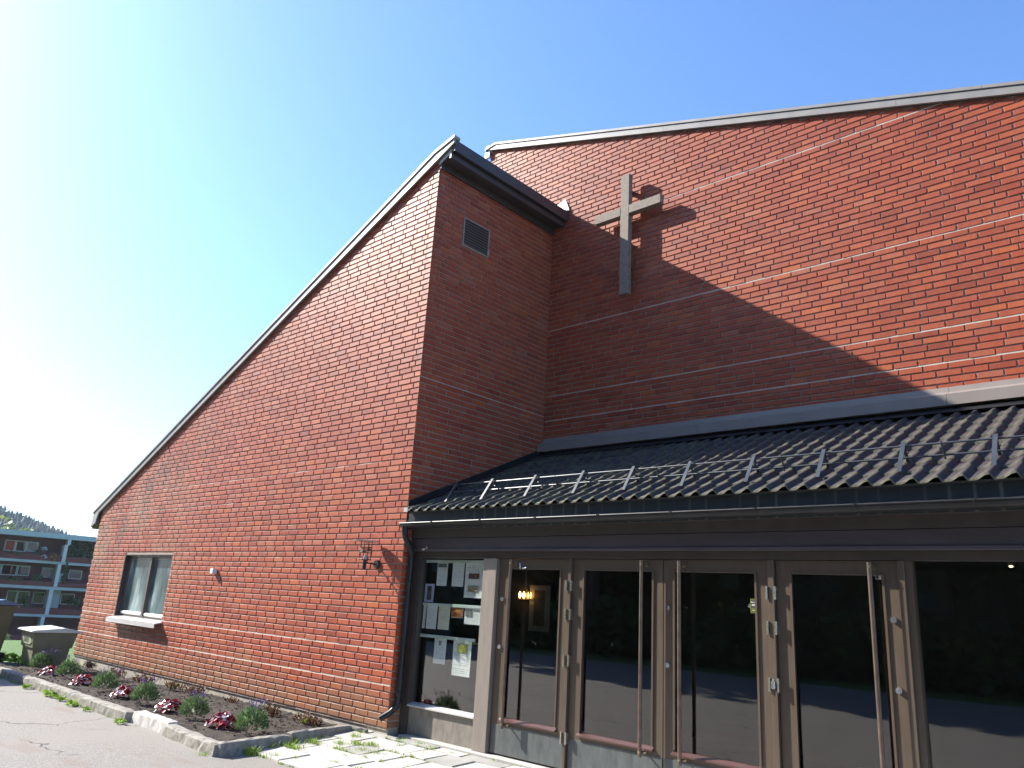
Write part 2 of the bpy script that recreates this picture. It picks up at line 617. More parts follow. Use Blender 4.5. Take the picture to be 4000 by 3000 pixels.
def mk_apron():
    """dark painted sheet with pale run-off streaks below every tile valley"""
    t = NT('apron')
    b = t.bsdf(Roughness=0.35)
    p = t.pos()
    xyz = t.sep(p)
    fr = t.math('FRACT', t.math('DIVIDE', xyz[0], 0.157))
    d = t.math('ABSOLUTE', t.math('SUBTRACT', fr, 0.28))
    wob = t.math('MULTIPLY', t.noise(t.mapping(p, (9, 1, 4)), 1.0, 2), 0.09)
    st = t.math('SUBTRACT', 1.0, t.smooth(t.math('ADD', d, wob), 0.04, 0.17))
    amt = t.smooth(t.math('MULTIPLY_ADD', xyz[0], 0.035, t.noise(t.mapping(p, (1.3, 1, 0.2)), 1.0, 2)), 0.46, 0.68)
    col = t.mix(t.math('MULTIPLY', t.math('MULTIPLY', st, amt), 0.6), (0.035, 0.042, 0.048), (0.22, 0.21, 0.17))
    t.l(col, b.inputs['Base Color'])


mk_apron()


def mk_tile():
    t = NT('tile')
    b = t.bsdf(Roughness=0.55)
    b.inputs['Specular IOR Level'].default_value = 0.3
    p = t.pos()
    xyz = t.sep(p)
    f = t.noise(p, 30, 4)
    col = t.ramp(f, [(0.3, (0.034, 0.029, 0.029)), (0.7, (0.066, 0.056, 0.056))])
    # moss near the left end and along the lower edge, in patches
    ms = t.math('MULTIPLY', t.math('SUBTRACT', 1.0, t.smooth(xyz[0], 1.5, 5.0)), t.smooth(t.noise(p, 5.0, 4), 0.4, 0.6))
    col = t.mix(t.math('MULTIPLY', ms, 0.38), col, (0.12, 0.13, 0.055))
    t.l(col, b.inputs['Base Color'])
    t.bump(f, b, 0.15, 0.003)


mk_tile()
simple('tile_edge', (0.11, 0.107, 0.075), 0.8, var=0.35, vscale=20)


def mk_print(name, paper, ink, lines, seed, dens=0.45):
    t = NT(name)
    b = t.bsdf(Roughness=0.7)
    uv = t.n('ShaderNodeTexCoord').outputs['UV']
    x = t.sep(uv)
    row = t.math('MULTIPLY', x[1], float(lines))
    fr = t.math('FRACT', row)
    fl = t.math('FLOOR', row)
    bar = t.math('MULTIPLY', t.math('GREATER_THAN', fr, 0.32), t.math('LESS_THAN', fr, 0.72))
    cv = t.n('ShaderNodeCombineXYZ')
    t.l(t.math('MULTIPLY', x[0], 26.0), cv.inputs[0])
    t.l(t.math('MULTIPLY', fl, 3.7), cv.inputs[1])
    cv.inputs[2].default_value = seed
    wd = t.math('GREATER_THAN', t.noise(cv.outputs[0], 1.0, 1), 1 - dens)
    cl = t.n('ShaderNodeCombineXYZ')
    t.l(t.math('MULTIPLY', fl, 1.37), cl.inputs[0])
    cl.inputs[1].default_value = seed * 2.3
    ln = t.noise(cl.outputs[0], 1.0, 0)
    half = t.math('MULTIPLY_ADD', ln, 0.75, 0.0)
    inw = t.math('LESS_THAN', t.math('ABSOLUTE', t.math('SUBTRACT', x[0], 0.5)), half)
    inm = t.math('LESS_THAN', t.math('ABSOLUTE', t.math('SUBTRACT', x[0], 0.5)), 0.40)
    inz = t.math('LESS_THAN', t.math('ABSOLUTE', t.math('SUBTRACT', x[1], 0.5)), 0.43)
    on = t.math('GREATER_THAN', ln, 0.36)
    m = bar
    for q in (wd, inw, inm, inz, on):
        m = t.math('MULTIPLY', m, q)
    t.l(t.mix(t.math('MULTIPLY', m, 0.75), paper, ink), b.inputs['Base Color'])


mk_print('sheet_a', (0.78, 0.79, 0.78), (0.12, 0.12, 0.13), 26, 1.3)
mk_print('sheet_b', (0.80, 0.80, 0.79), (0.14, 0.14, 0.15), 34, 5.1)
mk_print('sheet_c', (0.74, 0.70, 0.55), (0.25, 0.16, 0.10), 24, 9.7)
mk_print('sheet_d', (0.80, 0.80, 0.78), (0.10, 0.10, 0.11), 18, 14.2, 0.5)
mk_print('sheet_lilac', (0.62, 0.60, 0.80), (0.30, 0.28, 0.42), 12, 3.9, 0.4)


def mk_photo(name, cols, scale, seed=0.0):
    t = NT(name)
    b = t.bsdf(Roughness=0.4)
    tc = t.n('ShaderNodeTexCoord').outputs['UV']
    v = t.n('ShaderNodeVectorMath', operation='ADD')
    t.l(tc, v.inputs[0])
    v.inputs[1].default_value = (seed, seed * 0.7, seed)
    f = t.noise(v.outputs[0], scale, 3)
    n = len(cols)
    t.l(t.ramp(f, [(0.3 + 0.4 * i / (n - 1), c) for i, c in enumerate(cols)]), b.inputs['Base Color'])


mk_photo('photo_landscape', [(0.04, 0.05, 0.04), (0.10, 0.12, 0.10), (0.34, 0.36, 0.34)], 4, 1)
mk_photo('photo_choir', [(0.02, 0.02, 0.02), (0.05, 0.03, 0.03), (0.30, 0.10, 0.05), (0.45, 0.45, 0.40)], 7, 2)
mk_photo('photo_group', [(0.30, 0.08, 0.06), (0.10, 0.06, 0.05), (0.50, 0.45, 0.25), (0.62, 0.62, 0.60)], 6, 3)
mk_photo('photo_warm', [(0.10, 0.03, 0.01), (0.32, 0.09, 0.03), (0.50, 0.18, 0.05), (0.62, 0.33, 0.10)], 3, 4)
mk_photo('photo_grey', [(0.05, 0.05, 0.05), (0.20, 0.19, 0.17), (0.50, 0.48, 0.45)], 8, 5)
mk_photo('photo_yellow', [(0.16, 0.18, 0.02), (0.42, 0.42, 0.05), (0.60, 0.56, 0.10)], 9, 6)
mk_photo('photo_dark', [(0.015, 0.012, 0.012), (0.05, 0.035, 0.035), (0.16, 0.12, 0.12)], 3, 7)

rng = random.Random(11)

# ================================================================== GROUND
def smoothstep(a, b, x):
    t = max(0.0, min(1.0, (x - a) / (b - a)))
    return t * t * (3 - 2 * t)


def ground_z(x, y):
    z = -0.20
    if x < -12:
        z -= 4.9 * smoothstep(12, 70, -x)
    return z


m = MB()
xs = [-1500, -900, -500, -300, -200, -140, -110, -90, -80, -70, -60, -50, -42, -35, -29, -24, -20, -17, -14.5, -12, -8, 0, 15, 40, 80, 200, 600, 1500]
ys = [-1500, -600, -250, -120, -60, -35, -24, -16, -8, -2, 4, 10, 16, 22, 30, 45, 70, 120, 200, 400, 800, 1500]
vs = []
for x in xs:
    for y in ys:
        vs.append((x, y, ground_z(x, y)))
fs = []
NY = len(ys)
for i in range(len(xs) - 1):
    for j in range(NY - 1):
        fs.append((i * NY + j, (i + 1) * NY + j, (i + 1) * NY + j + 1, i * NY + j + 1))
m.raw(vs, fs)
tag(m.build('lawn_ground', 'lawn', smooth=True), kind='structure')

# asphalt yard: sheet with a gently uneven top
m = MB()
NX, NYY = 60, 40
ax0, ax1, ay0, ay1 = -9.4, 34.0, -15.5, -0.55
vs = []
for i in range(NX + 1):
    for j in range(NYY + 1):
        x = ax0 + (ax1 - ax0) * i / NX
        y = ay0 + (ay1 - ay0) * j / NYY
        vs.append((x, y, -0.165 + 0.012 * noise.noise((x * 0.6, y * 0.6, 0))))
fs = [(i * (NYY + 1) + j, (i + 1) * (NYY + 1) + j, (i + 1) * (NYY + 1) + j + 1, i * (NYY + 1) + j + 1) for i in range(NX) for j in range(NYY)]
m.raw(vs, fs)
tag(m.build('asphalt_yard', 'asphalt', smooth=True), kind='structure')
m = MB()
m.box(-40, ax0 - 0.002, -15.5, -1.9, -0.45, -0.172)
tag(m.build('asphalt_lane', 'asphalt'), kind='structure')

# ------------------------------------------------------------------ paving in front of the doors
def pave_z(y):
    return -0.062 + 0.052 * (y - 0.1)


paving = tag(empty('paving'), kind='structure')
m = MB()
m.face([(-0.44, -1.50, pave_z(-1.5) - 0.034), (9.6, -1.50, pave_z(-1.5) - 0.034), (9.6, 0.16, pave_z(0.16) - 0.034), (-0.44, 0.16, pave_z(0.16) - 0.034)])
m.build('joint_bed', 'bedding', paving)
joint_pts = []
prng = random.Random(5)
rows = [-1.50, -1.13, -0.80, -0.44, -0.10, 0.075]
grid = []
for ri in range(len(rows) - 1):
    y0, y1 = rows[ri], rows[ri + 1]
    x = -0.42 + (0.0 if ri % 2 else 0.18)
    if ri % 2 == 0:
        grid.append((-0.42, x, y0, y1))
    while x < 9.5:
        w = prng.uniform(0.32, 0.62)
        grid.append((x, min(x + w, 9.55), y0, y1))
        x += w
for (x0, x1, y0, y1) in grid:
    g = 0.011
    j = lambda: prng.uniform(-0.020, 0.014)
    if x1 - x0 < 0.08:
        continue
    poly = [(x0 + g + j(), y0 + g + j()), ((x0 + x1) / 2 + j(), y0 + g + j() * 0.7), (x1 - g + j(), y0 + g + j()), (x1 - g + j(), y1 - g + j()),
            ((x0 + x1) / 2 + j(), y1 - g + j() * 0.7), (x0 + g + j(), y1 - g + j())]
    dz = prng.uniform(-0.005, 0.006)
    tx, ty = prng.uniform(-0.008, 0.008), prng.uniform(-0.008, 0.008)
    cx, cy = sum(p[0] for p in poly) / 6, sum(p[1] for p in poly) / 6
    m = MB()
    n = len(poly)
    top = [(p[0] + (cx - p[0]) * 0.03, p[1] + (cy - p[1]) * 0.03, pave_z(p[1]) + dz + tx * (p[0] - cx) + ty * (p[1] - cy)) for p in poly]
    mid = [(p[0], p[1], pave_z(p[1]) + dz - 0.008 + tx * (p[0] - cx)) for p in poly]
    bot = [(p[0], p[1], pave_z(p[1]) - 0.07) for p in poly]
    m.raw(top + mid + bot, [tuple(range(n))] + [(i, n + i, n + (i + 1) % n, (i + 1) % n) for i in range(n)] + [(n + i, 2 * n + i, 2 * n + (i + 1) % n, n + (i + 1) % n) for i in range(n)])
    o = m.build('paving_slab', 'slab_grey' if (cy > -0.15 and cx < 0.9 and prng.random() < 0.75) or prng.random() < 0.12 else 'slab', paving)
    fix_normals(o)
    for a, b in ((poly[0], poly[2]), (poly[0], poly[5])):
        joint_pts.append((a, b))
m = MB()
m.bbox(0.10, 9.5, 0.085, 0.215, -0.10, -0.048, 0.004)
m.build('threshold', 'slab', paving)

# ------------------------------------------------------------------ kerb round the flower bed
kerb = tag(empty('kerb'), kind='structure')
SOIL_Y = -1.66


def kerb_stone(p0, p1, w, z0, z1, mat, seed, tilt=0.0):
    p0, p1 = Vector((*p0, 0)), Vector((*p1, 0))
    d = p1 - p0
    L = d.length
    d.normalize()
    nrm = Vector((d.y, -d.x, 0))
    rr = random.Random(seed)
    nl, nw, nh = max(4, int(L / 0.07)), 4, 3
    m = MB()
    # cross-section profile ring (outer face bottom -> top -> inner bottom)
    prof = [(w, z0), (w * 1.0, z0 + (z1 - z0) * 0.5), (w * 0.97, z1 - 0.02), (w * 0.88, z1), (w * 0.5, z1 + 0.004), (0.08 * w, z1), (0.0, z1 - 0.02), (0.0, z0)]
    rings = []
    for i in range(nl + 1):
        t = i / nl
        e = 0.012 if i in (0, nl) else 0
        ring = []
        for k, (a, z) in enumerate(prof):
            pos = p0 + d * (L * t) + nrm * a
            nz = noise.noise((pos.x * 9 + seed, pos.y * 9, z * 9 + k))
            nz2 = noise.noise((pos.x * 25 + seed, pos.y * 25, z * 20 + k * 3))
            zz = z + (nz * 0.012 + nz2 * 0.006 if z > z0 else 0) - (e if z > z0 else 0) + tilt * a
            pos = pos + nrm * (nz2 * 0.008 + nz * 0.008)
            ring.append((pos.x, pos.y, zz))
        rings.append(ring)
    n = len(prof)
    fs = []
    for i in range(nl):
        for k in range(n - 1):
            fs.append((i * n + k, i * n + k + 1, (i + 1) * n + k + 1, (i + 1) * n + k))
    fs.append(tuple(range(n)))
    fs.append(tuple(nl * n + k for k in range(n))[::-1])
    m.raw([v for r_ in rings for v in r_], fs)
    o = m.build('kerb_stone', mat, kerb)
    fix_normals(o)
    return o


for i, (x0, x1, mt, dy, dz) in enumerate([(-9.35, -8.0, 'granite', 0.0, 0.0), (-7.97, -6.43, 'granite', 0.0, 0.0), (-6.40, -4.37, 'granite', 0.0, 0.0),
                                          (-4.34, -2.56, 'granite', -0.03, 0.0), (-2.50, -1.58, 'granite_light', 0.03, 0.012), (-1.56, -0.27, 'granite', -0.02, -0.008)]):
    kerb_stone((x0, SOIL_Y + dy), (x1, SOIL_Y + dy - (0.08 if i == 5 else 0.0)), 0.13, -0.24, -0.045 + dz, mt, i * 3.1 + 1)
kerb_stone((-0.33, -1.86), (-0.44, -1.02), 0.11, -0.24, -0.04, 'granite', 31)
kerb_stone((-0.445, -1.0), (-0.56, -0.13), 0.10, -0.24, -0.02, 'granite', 37)
kerb_stone((-0.54, -0.10), (-0.28, -0.03), 0.06, -0.24, -0.03, 'granite', 41)

# soil
m = MB()
NX, NYY = 150, 34
vs = []
for i in range(NX + 1):
    for j in range(NYY + 1):
        x = -9.2 + (8.75) * i / NX
        y = SOIL_Y + 0.02 + (0.03 - SOIL_Y) * j / NYY
        if x > -0.56 + 0.15 * (y + 0.1) * -1:
            x = min(x, -0.50 - 0.10 * (y + 0.1))
        z = -0.085 - 0.09 * smoothstep(2, 8, -x) * smoothstep(-1.3, -0.2, y) + 0.022 * noise.noise((x * 4, y * 4, 1)) + 0.02 * noise.noise((x * 13, y * 13, 5)) + 0.012 * noise.noise((x * 30, y * 30, 9))
        vs.append((x, y, z))
fs = [(i * (NYY + 1) + j, (i + 1) * (NYY + 1) + j, (i + 1) * (NYY + 1) + j + 1, i * (NYY + 1) + j + 1) for i in range(NX) for j in range(NYY)]
m.raw(vs, fs)
tag(m.build('bed_soil', 'soil'), kind='structure')

# clods lying on the soil
m = MB()
crng = random.Random(8)
for _ in range(900):
    x, y = crng.uniform(-8.8, -0.7), crng.uniform(SOIL_Y + 0.08, -0.06)
    r_ = crng.uniform(0.006, 0.022)
    z = -0.085 - 0.05 * smoothstep(3, 9, -x) * smoothstep(-1.2, 0, y) + 0.008
    pts = [(x + r_ * crng.uniform(0.7, 1.3) * a, y + r_ * crng.uniform(0.7, 1.3) * b, z + r_ * c) for a, b, c in ((1, 0, 0), (0, 1, 0), (-1, 0, 0), (0, -1, 0), (0.2, 0.1, 0.9))]
    m.raw(pts, [(0, 1, 4), (1, 2, 4), (2, 3, 4), (3, 0, 4)])
tag(m.build('soil_clods', 'soil'), 'small dark clods of earth strewn over the flower bed', 'soil', kind='stuff')

# ================================================================== CHURCH
church = tag(empty('church'), 'red brick church with low tiled entrance porch and steep lean-to wing', 'church')
CH = 0.075
JT = 0.0135
JB = 0.0165         # bed joint
RC = 0.0125         # joint recess
DC = 2.445            # plane of the main wall
brng = random.Random(3)
bricks = []           # (score, wall, builder data)


def brick_poly(m, poly, to3, back=0.03, b=0.0030, jit=0.0014, depth=0.0):
    """poly: 2-D outline (s,z) ccw; to3(s,z,d) maps to 3-D with d = depth behind the face"""
    n = len(poly)
    cx = sum(p[0] for p in poly) / n
    cz = sum(p[1] for p in poly) / n
    w = max(p[0] for p in poly) - min(p[0] for p in poly)
    h = max(p[1] for p in poly) - min(p[1] for p in poly)
    fx = max(0.0, 1 - 2 * b / max(w, 0.02))
    fz = max(0.0, 1 - 2 * b / max(h, 0.02))
    tx, tz = brng.uniform(-0.006, 0.006), brng.uniform(-0.012, 0.012)
    pj = [(p[0] + brng.uniform(-jit, jit), p[1] + brng.uniform(-jit, jit)) for p in poly]
    front = [to3(cx + (p[0] - cx) * fx, cz + (p[1] - cz) * fz, depth + tx * (p[0] - cx) + tz * (p[1] - cz)) for p in pj]
    mid = [to3(p[0], p[1], depth + b) for p in pj]
    bk = [to3(p[0], p[1], back) for p in pj]
    fs = [tuple(range(n))]
    fs += [(i, n + i, n + (i + 1) % n, (i + 1) % n) for i in range(n)]
    fs += [(n + i, 2 * n + i, 2 * n + (i + 1) % n, n + (i + 1) % n) for i in range(n)]
    m.cur = (brng.random(), brng.random(), brng.random())
    m.raw(front + mid + bk, fs)


def clip(poly, a, b, c):
    """keep a*s+b*z<=c"""
    out = []
    for i in range(len(poly)):
        p, q = poly[i], poly[(i + 1) % len(poly)]
        dp, dq = a * p[0] + b * p[1] - c, a * q[0] + b * q[1] - c
        if dp <= 0:
            out.append(p)
        if dp * dq < 0:
            t = dp / (dp - dq)
            out.append((p[0] + (q[0] - p[0]) * t, p[1] + (q[1] - p[1]) * t))
    return out


def area(poly):
    return abs(sum(poly[i][0] * poly[(i + 1) % len(poly)][1] - poly[(i + 1) % len(poly)][0] * poly[i][1] for i in range(len(poly)))) / 2


def cut_holes(s0, s1, z0, z1, holes):
    segs = [(s0, s1)]
    for (a, b, c, d) in holes:
        if z1 <= c + 0.004 or z0 >= d - 0.004:
            continue
        ns = []
        for (u, v) in segs:
            if v <= a or u >= b:
                ns.append((u, v))
            else:
                if u < a - 0.03:
                    ns.append((u, a - 0.006))
                if v > b + 0.03:
                    ns.append((b + 0.006, v))
        segs = ns
    return segs


def lay(wall, s_lo, s_hi, z_lo, z_hi, to3, clips, holes, starts, from_right=False, module=0.24, nfun=None):
    """queue the bricks of one wall"""
    nc = int(round((z_hi - z_lo) / CH))
    for c in range(nc):
        z0 = z_lo + c * CH + JB * 0.5
        z1 = z0 + CH - JB
        widths = starts(c)
        s = 0.0
        i = 0
        while s < (s_hi - s_lo) - 0.02:
            w = widths[i] if i < len(widths) else module
            i += 1
            w = min(w, (s_hi - s_lo) - s)
            jj = brng.uniform(-0.004, 0.004) if i > len(widths) else 0
            a, b = s + JT * (0.5 if s > 0 else 0.0), s + w - (JT * 0.5 if s + w < s_hi - s_lo - 0.001 else 0)
            s += w + jj
            if b - a < 0.035:
                continue
            A, B = (s_hi - b, s_hi - a) if from_right else (s_lo + a, s_lo + b)
            for (u, v) in cut_holes(A, B, z0, z1, holes):
                poly = [(u, z0), (v, z0), (v, z1), (u, z1)]
                for cl in clips:
                    poly = clip(poly, *cl)
                    if len(poly) < 3:
                        break
                if len(poly) < 3 or area(poly) < 0.0006:
                    continue
                cx = sum(p[0] for p in poly) / len(poly)
                cz = sum(p[1] for p in poly) / len(poly)
                pts = [project(to3(p[0], p[1], 0)) for p in poly]
                sc = 0
                if all(pts):
                    inside = all(-20 < q[0] < 4020 and -20 < q[1] < 3020 for q in pts)
                    sc = area([(q[0], q[1]) for q in pts]) * (1 if inside else 0.0)
                if nfun and sc > 0 and not nfun(cx, cz):
                    sc = 0
                bricks.append((sc, wall, poly, to3))


# ---- gable wall (front of the wing), plane y = 0
XL = -9.72


def verge(x):
    return 2.87 + 0.464 * (x + 9.475)


to_gable = lambda s, z, d: (s, d, z)
WIN = (-8.09, -6.115, 0.80, 1.905)
gable_wall = MB()
top = 0.02
outline = [(XL, -0.3), (-0.0, -0.3), (-0.0, verge(0) + top), (XL, verge(XL) + top)]
w0, w1, wz0, wz1 = WIN
Y0, Y1 = RC, 0.26
xr = -0.0185
xl = XL + 0.012
# mortar body as slabs round the window opening (butt-jointed)
for poly in ([(xl, -0.02), (w0, -0.02), (w0, verge(w0) + top), (xl, verge(xl) + top)],
             [(w0, -0.02), (w1, -0.02), (w1, wz0), (w0, wz0)],
             [(w0, wz1), (w1, wz1), (w1, verge(w1) + top), (w0, verge(w0) + top)],
             [(w1, -0.02), (xr, -0.02), (xr, verge(xr) + top), (w1, verge(w1) + top)]):
    gable_wall.extrude(poly, 'y', Y0, Y1)
gable_o = gable_wall.build('gable_wall', 'mortar', church)


def st_gable(c):
    return [(0.175,), (0.114,), (0.175,), (0.114, 0.24), (0.175,), (0.116, 0.116, 0.24)][c % 6] if brng.random() < 0.8 else (0.114, 0.116, 0.24)


def st_gable_fix(c):
    base = (0.178,) if c % 2 == 0 else (0.058 + 0.0, ) if False else (0.298 - 0.24 + 0.06,)
    if c % 6 == 3:
        return (0.118, 0.12, 0.24 - 0.12 + 0.12)
    return base


lay(gable_o, XL, 0.0, 0.0, 7.20, to_gable, [(-0.464, 1.0, 2.87 + 0.464 * 9.475 + 0.0)], [WIN], st_gable_fix, from_right=True, module=0.244)
m = MB()
m.box(xl - 0.0, -0.02, 0.03, 0.25, -0.45, -0.021)
m.build('plinth', 'concrete', church)

# pale flush bed joints
def band(parent, pts, name='mortar_band'):
    o = pts.build(name, 'mortar_pale', parent)
    return o


def wavy_band(to3, s0, s1, z, h, step=0.12, seed=0, d=0.0045):
    mm = MB()
    n = int((s1 - s0) / step)
    vs = []
    for i in range(n + 1):
        s = s0 + (s1 - s0) * i / n
        a = 0.5 * h + 0.0025 * noise.noise((s * 5 + seed, z, 1))
        b = 0.5 * h + 0.0025 * noise.noise((s * 5 + seed, z, 7))
        dd = d + 0.0015 * noise.noise((s * 8, seed, z))
        vs += [to3(s, z - a, RC - 0.0001), to3(s, z - a, dd), to3(s, z + b, dd), to3(s, z + b, RC - 0.0001)]
    fs = []
    for i in range(n):
        for k in range(3):
            fs.append((i * 4 + k, (i + 1) * 4 + k, (i + 1) * 4 + k + 1, i * 4 + k + 1))
    mm.raw(vs, fs)
    return mm


for c, s1_ in ((6, -0.01), (11, -0.01)):
    if c == 11:
        band(gable_o, wavy_band(to_gable, XL + 0.02, WIN[0] - 0.01, c * CH, 0.0145, seed=c))
        band(gable_o, wavy_band(to_gable, WIN[1] + 0.01, -0.01, c * CH, 0.0145, seed=c))
    else:
        band(gable_o, wavy_band(to_gable, XL + 0.02, -0.01, c * CH, 0.0155, seed=c))
band(gable_o, wavy_band(to_gable, -7.2, -0.6, 41 * CH, 0.010, seed=4, d=0.007))
band(gable_o, wavy_band(to_gable, -9.4, -4.2, 36 * CH, 0.010, seed=9, d=0.007))

# ---- side wall of the wing, plane x = 0
to_side = lambda s, z, d: (-d, s, z)
roof_y = lambda y: 2.42 + 0.449 * y          # entrance roof plane


side = MB()
sx0, sx1 = -0.25, -RC
side.extrude([(0.262, 2.44), (DC + 0.0, roof_y(DC) - 0.1), (DC + 0.0, 7.26), (0.262, 7.26)], 'x', sx0, sx1)
side.extrude([(0.018, -0.02), (0.2615, -0.02), (0.2615, 7.26), (0.018, 7.26)], 'x', -0.018, sx1)
side_o = side.build('side_wall', 'mortar', church)


def st_side(c):
    return (0.24 - 0.062, 0.12) if c % 2 == 0 else (0.114, 0.12) if c % 4 == 1 else (0.118,)


lay(side_o, 0.0, DC, 0.0, 7.275, to_side, [(0.449, -1.0, -2.42 + 0.06)], [(0.515, 1.04, 6.155, 6.60)], st_side)
lay(side_o, 0.0, 0.19, 0.0, 2.475, to_side, [], [], st_side)
band(side_o, wavy_band(to_side, 0.01, DC - 0.01, 55 * CH, 0.012, seed=2))

# ---- main wall with the cross, plane y = DC
to_main = lambda s, z, d: (s, DC + d, z)
MXL, MXR = -1.57, 11.0


def mtop(x):
    return 9.245 - 0.310 * (x + 1.55)


main = MB()
main.extrude([(MXL + 0.012, 3.5), (MXR, 3.5), (MXR, mtop(MXR) + 0.015), (MXL + 0.012, mtop(MXL) + 0.015)], 'y', DC + RC, DC + 0.3)
main_o = main.build('main_wall', 'mortar', church)
offs = {}


def st_main(c):
    if c not in offs:
        offs[c] = (offs.get(c - 1, 0.05) + brng.choice((0.075, 0.085, 0.12, 0.12, 0.165))) % 0.24
    o = offs[c]
    return (o,) if o > 0.05 else (o + 0.24,)


lay(main_o, MXL, MXR, 3.75, 9.3, to_main, [(0.310, 1.0, 9.245 - 0.310 * 1.55)], [], st_main, module=0.2375,
    nfun=lambda x, z: not (x < 0.03 and z < 7.2))
for z, s0, s1 in ((4.014, 0.02, MXR), (4.39, 0.02, MXR), (5.50, 0.02, MXR), (7.08, 1.9, 5.6)):
    zc = 3.75 + round((z - 3.75) / CH) * CH
    band(main_o, wavy_band(to_main, s0, s1, zc, 0.0165, seed=z))

# ---- realise the bricks: the 300 that show largest singly, the rest of each wall as one part
order = sorted(range(len(bricks)), key=lambda i: -bricks[i][0])
single = set(order[:300])
rest = {}
for i, (sc, wall, poly, to3) in enumerate(bricks):
    dep = brng.uniform(-0.0015, 0.002)
    if i in single:
        mm = MB()
        brick_poly(mm, poly, to3, depth=dep)
        mm.build('brick', 'brick', wall, attr=True)
    else:
        mm = rest.setdefault(wall.name, (wall, MB()))[1]
        brick_poly(mm, poly, to3, depth=dep)
for wn_, (wall, mm) in rest.items():
    tag(mm.build('brickwork', 'brick', wall, attr=True), kind='stuff')

# ---- vent in the side wall
vent = empty('vent', (0, 0, 0), church)
m = MB()
vy0, vy1, vz0, vz1 = 0.52, 1.035, 6.16, 6.595
m.box(-0.005, 0.012, vy0, vy0 + 0.018, vz0, vz1)
m.box(-0.005, 0.012, vy1 - 0.018, vy1, vz0, vz1)
m.box(-0.005, 0.012, vy0 + 0.018, vy1 - 0.018, vz0, vz0 + 0.018)
m.box(-0.005, 0.012, vy0 + 0.018, vy1 - 0.018, vz1 - 0.018, vz1)
m.build('vent_frame', 'mortar', vent)
m = MB()
m.box(-0.0145, -0.006, vy0, vy1, vz0, vz1)
m.build('vent_back', 'soffit', vent)
for i in range(10):
    z = vz0 + 0.03 + i * 0.0415
    m = MB()
    m.raw([(-0.004, vy0 + 0.018, z + 0.018), (0.010, vy0 + 0.018, z), (0.010, vy1 - 0.018, z), (-0.004, vy1 - 0.018, z + 0.018),
           (-0.004, vy0 + 0.018, z + 0.023), (0.012, vy0 + 0.018, z + 0.006), (0.012, vy1 - 0.018, z + 0.006), (-0.004, vy1 - 0.018, z + 0.023)],
          [(0, 1, 2, 3), (4, 7, 6, 5), (1, 5, 6, 2), (0, 3, 7, 4)])
    m.build('slat', 'vent_slat', vent)

# ---- roof of the wing
wing_roof = empty('wing_roof', (0, 0, 0), church)
SL = 0.4618
nx, nz = -SL / math.hypot(1, SL), 1 / math.hypot(1, SL)


def slope_bar(mm, x0, x1, d0, d1, y0, y1):
    """bar along the verge slope; d = vertical offset from the verge line"""
    mm.extrude([(x0, verge(x0) + d0), (x1, verge(x1) + d0), (x1, verge(x1) + d1), (x0, verge(x0) + d1)], 'y', y0, y1)


XE = 0.30
VF, VB = -0.048, -0.020      # verge board front and back
m = MB()
slope_bar(m, -10.0, 0.06, 0.012, 0.10, VB + 0.001, 5.5)
m.build('roof_deck', 'roof_sheet', wing_roof)
for k, (a, b) in enumerate(((-10.0, -6.2), (-6.197, -2.9), (-2.897, 0.10))):
    m = MB()
    slope_bar(m, a, b, 0.0, 0.103, VF, VB)
    if k == 0:
        m = MB()
        pts = [(-10.0, verge(-10.0) + 0.103), (-10.03, 2.45), (-9.83, 2.53), (-9.79, 2.66), (-9.75, verge(-9.75)), (b, verge(b)), (b, verge(b) + 0.103)]
        m.extrude(pts[::-1], 'y', VF, VB)
    if k == 2:
        m = MB()
        pts = [(a, verge(a)), (XE - 0.002, 7.37), (XE - 0.002, 7.43), (-0.08, verge(-0.08) + 0.103), (a, verge(a) + 0.103)]
        m.extrude(pts, 'y', VF, VB)
    o = m.build('verge_board', 'trim_paint', wing_roof)
    fix_normals(o)
for a, b in ((-10.02, -4.6), (-4.603, -0.95), (-0.947, -0.09)):
    m = MB()
    slope_bar(m, a, b, 0.108, 0.150, VF - 0.016, 0.05)
    m.build('verge_cap', 'trim_paint', wing_roof)
m = MB()
m.extrude([(-0.088, verge(-0.088) + 0.108), (XE + 0.012, 7.436), (XE + 0.012, 7.478), (-0.088, verge(-0.088) + 0.150)], 'y', VF - 0.016, 0.05)
o = m.build('verge_cap', 'trim_paint', wing_roof)
fix_normals(o)
m = MB()
m.extrude([(-10.03, 2.42), (-9.735, 2.52), (-9.735, 2.65), (-10.0, 2.62)], 'y', VB + 0.002, 5.4)
m.build('eave_board', 'trim_dark', wing_roof)
# high side above the side wall
m = MB()
m.box(0.061, XE - 0.029, VB + 0.004, DC - 0.004, 7.30, 7.42)
m.build('roof_edge', 'roof_sheet', wing_roof)
m = MB()
m.box(XE - 0.028, XE, VB + 0.002, DC - 0.003, 7.262, 7.425)
m.build('fascia_board', 'trim_dark', wing_roof)
m = MB()
m.box(0.20, 0.235, VB + 0.003, DC - 0.003, 7.175, 7.26)
m.build('fascia_board', 'trim_dark', wing_roof)
m = MB()
m.box(0.036, 0.199, -0.002, DC - 0.003, 7.195, 7.215)
m.build('soffit_board', 'soffit', wing_roof)
m = MB()
m.box(0.001, 0.034, -0.004, DC - 0.003, 7.10, 7.195)
m.build('wall_trim', 'trim_dark', wing_roof)
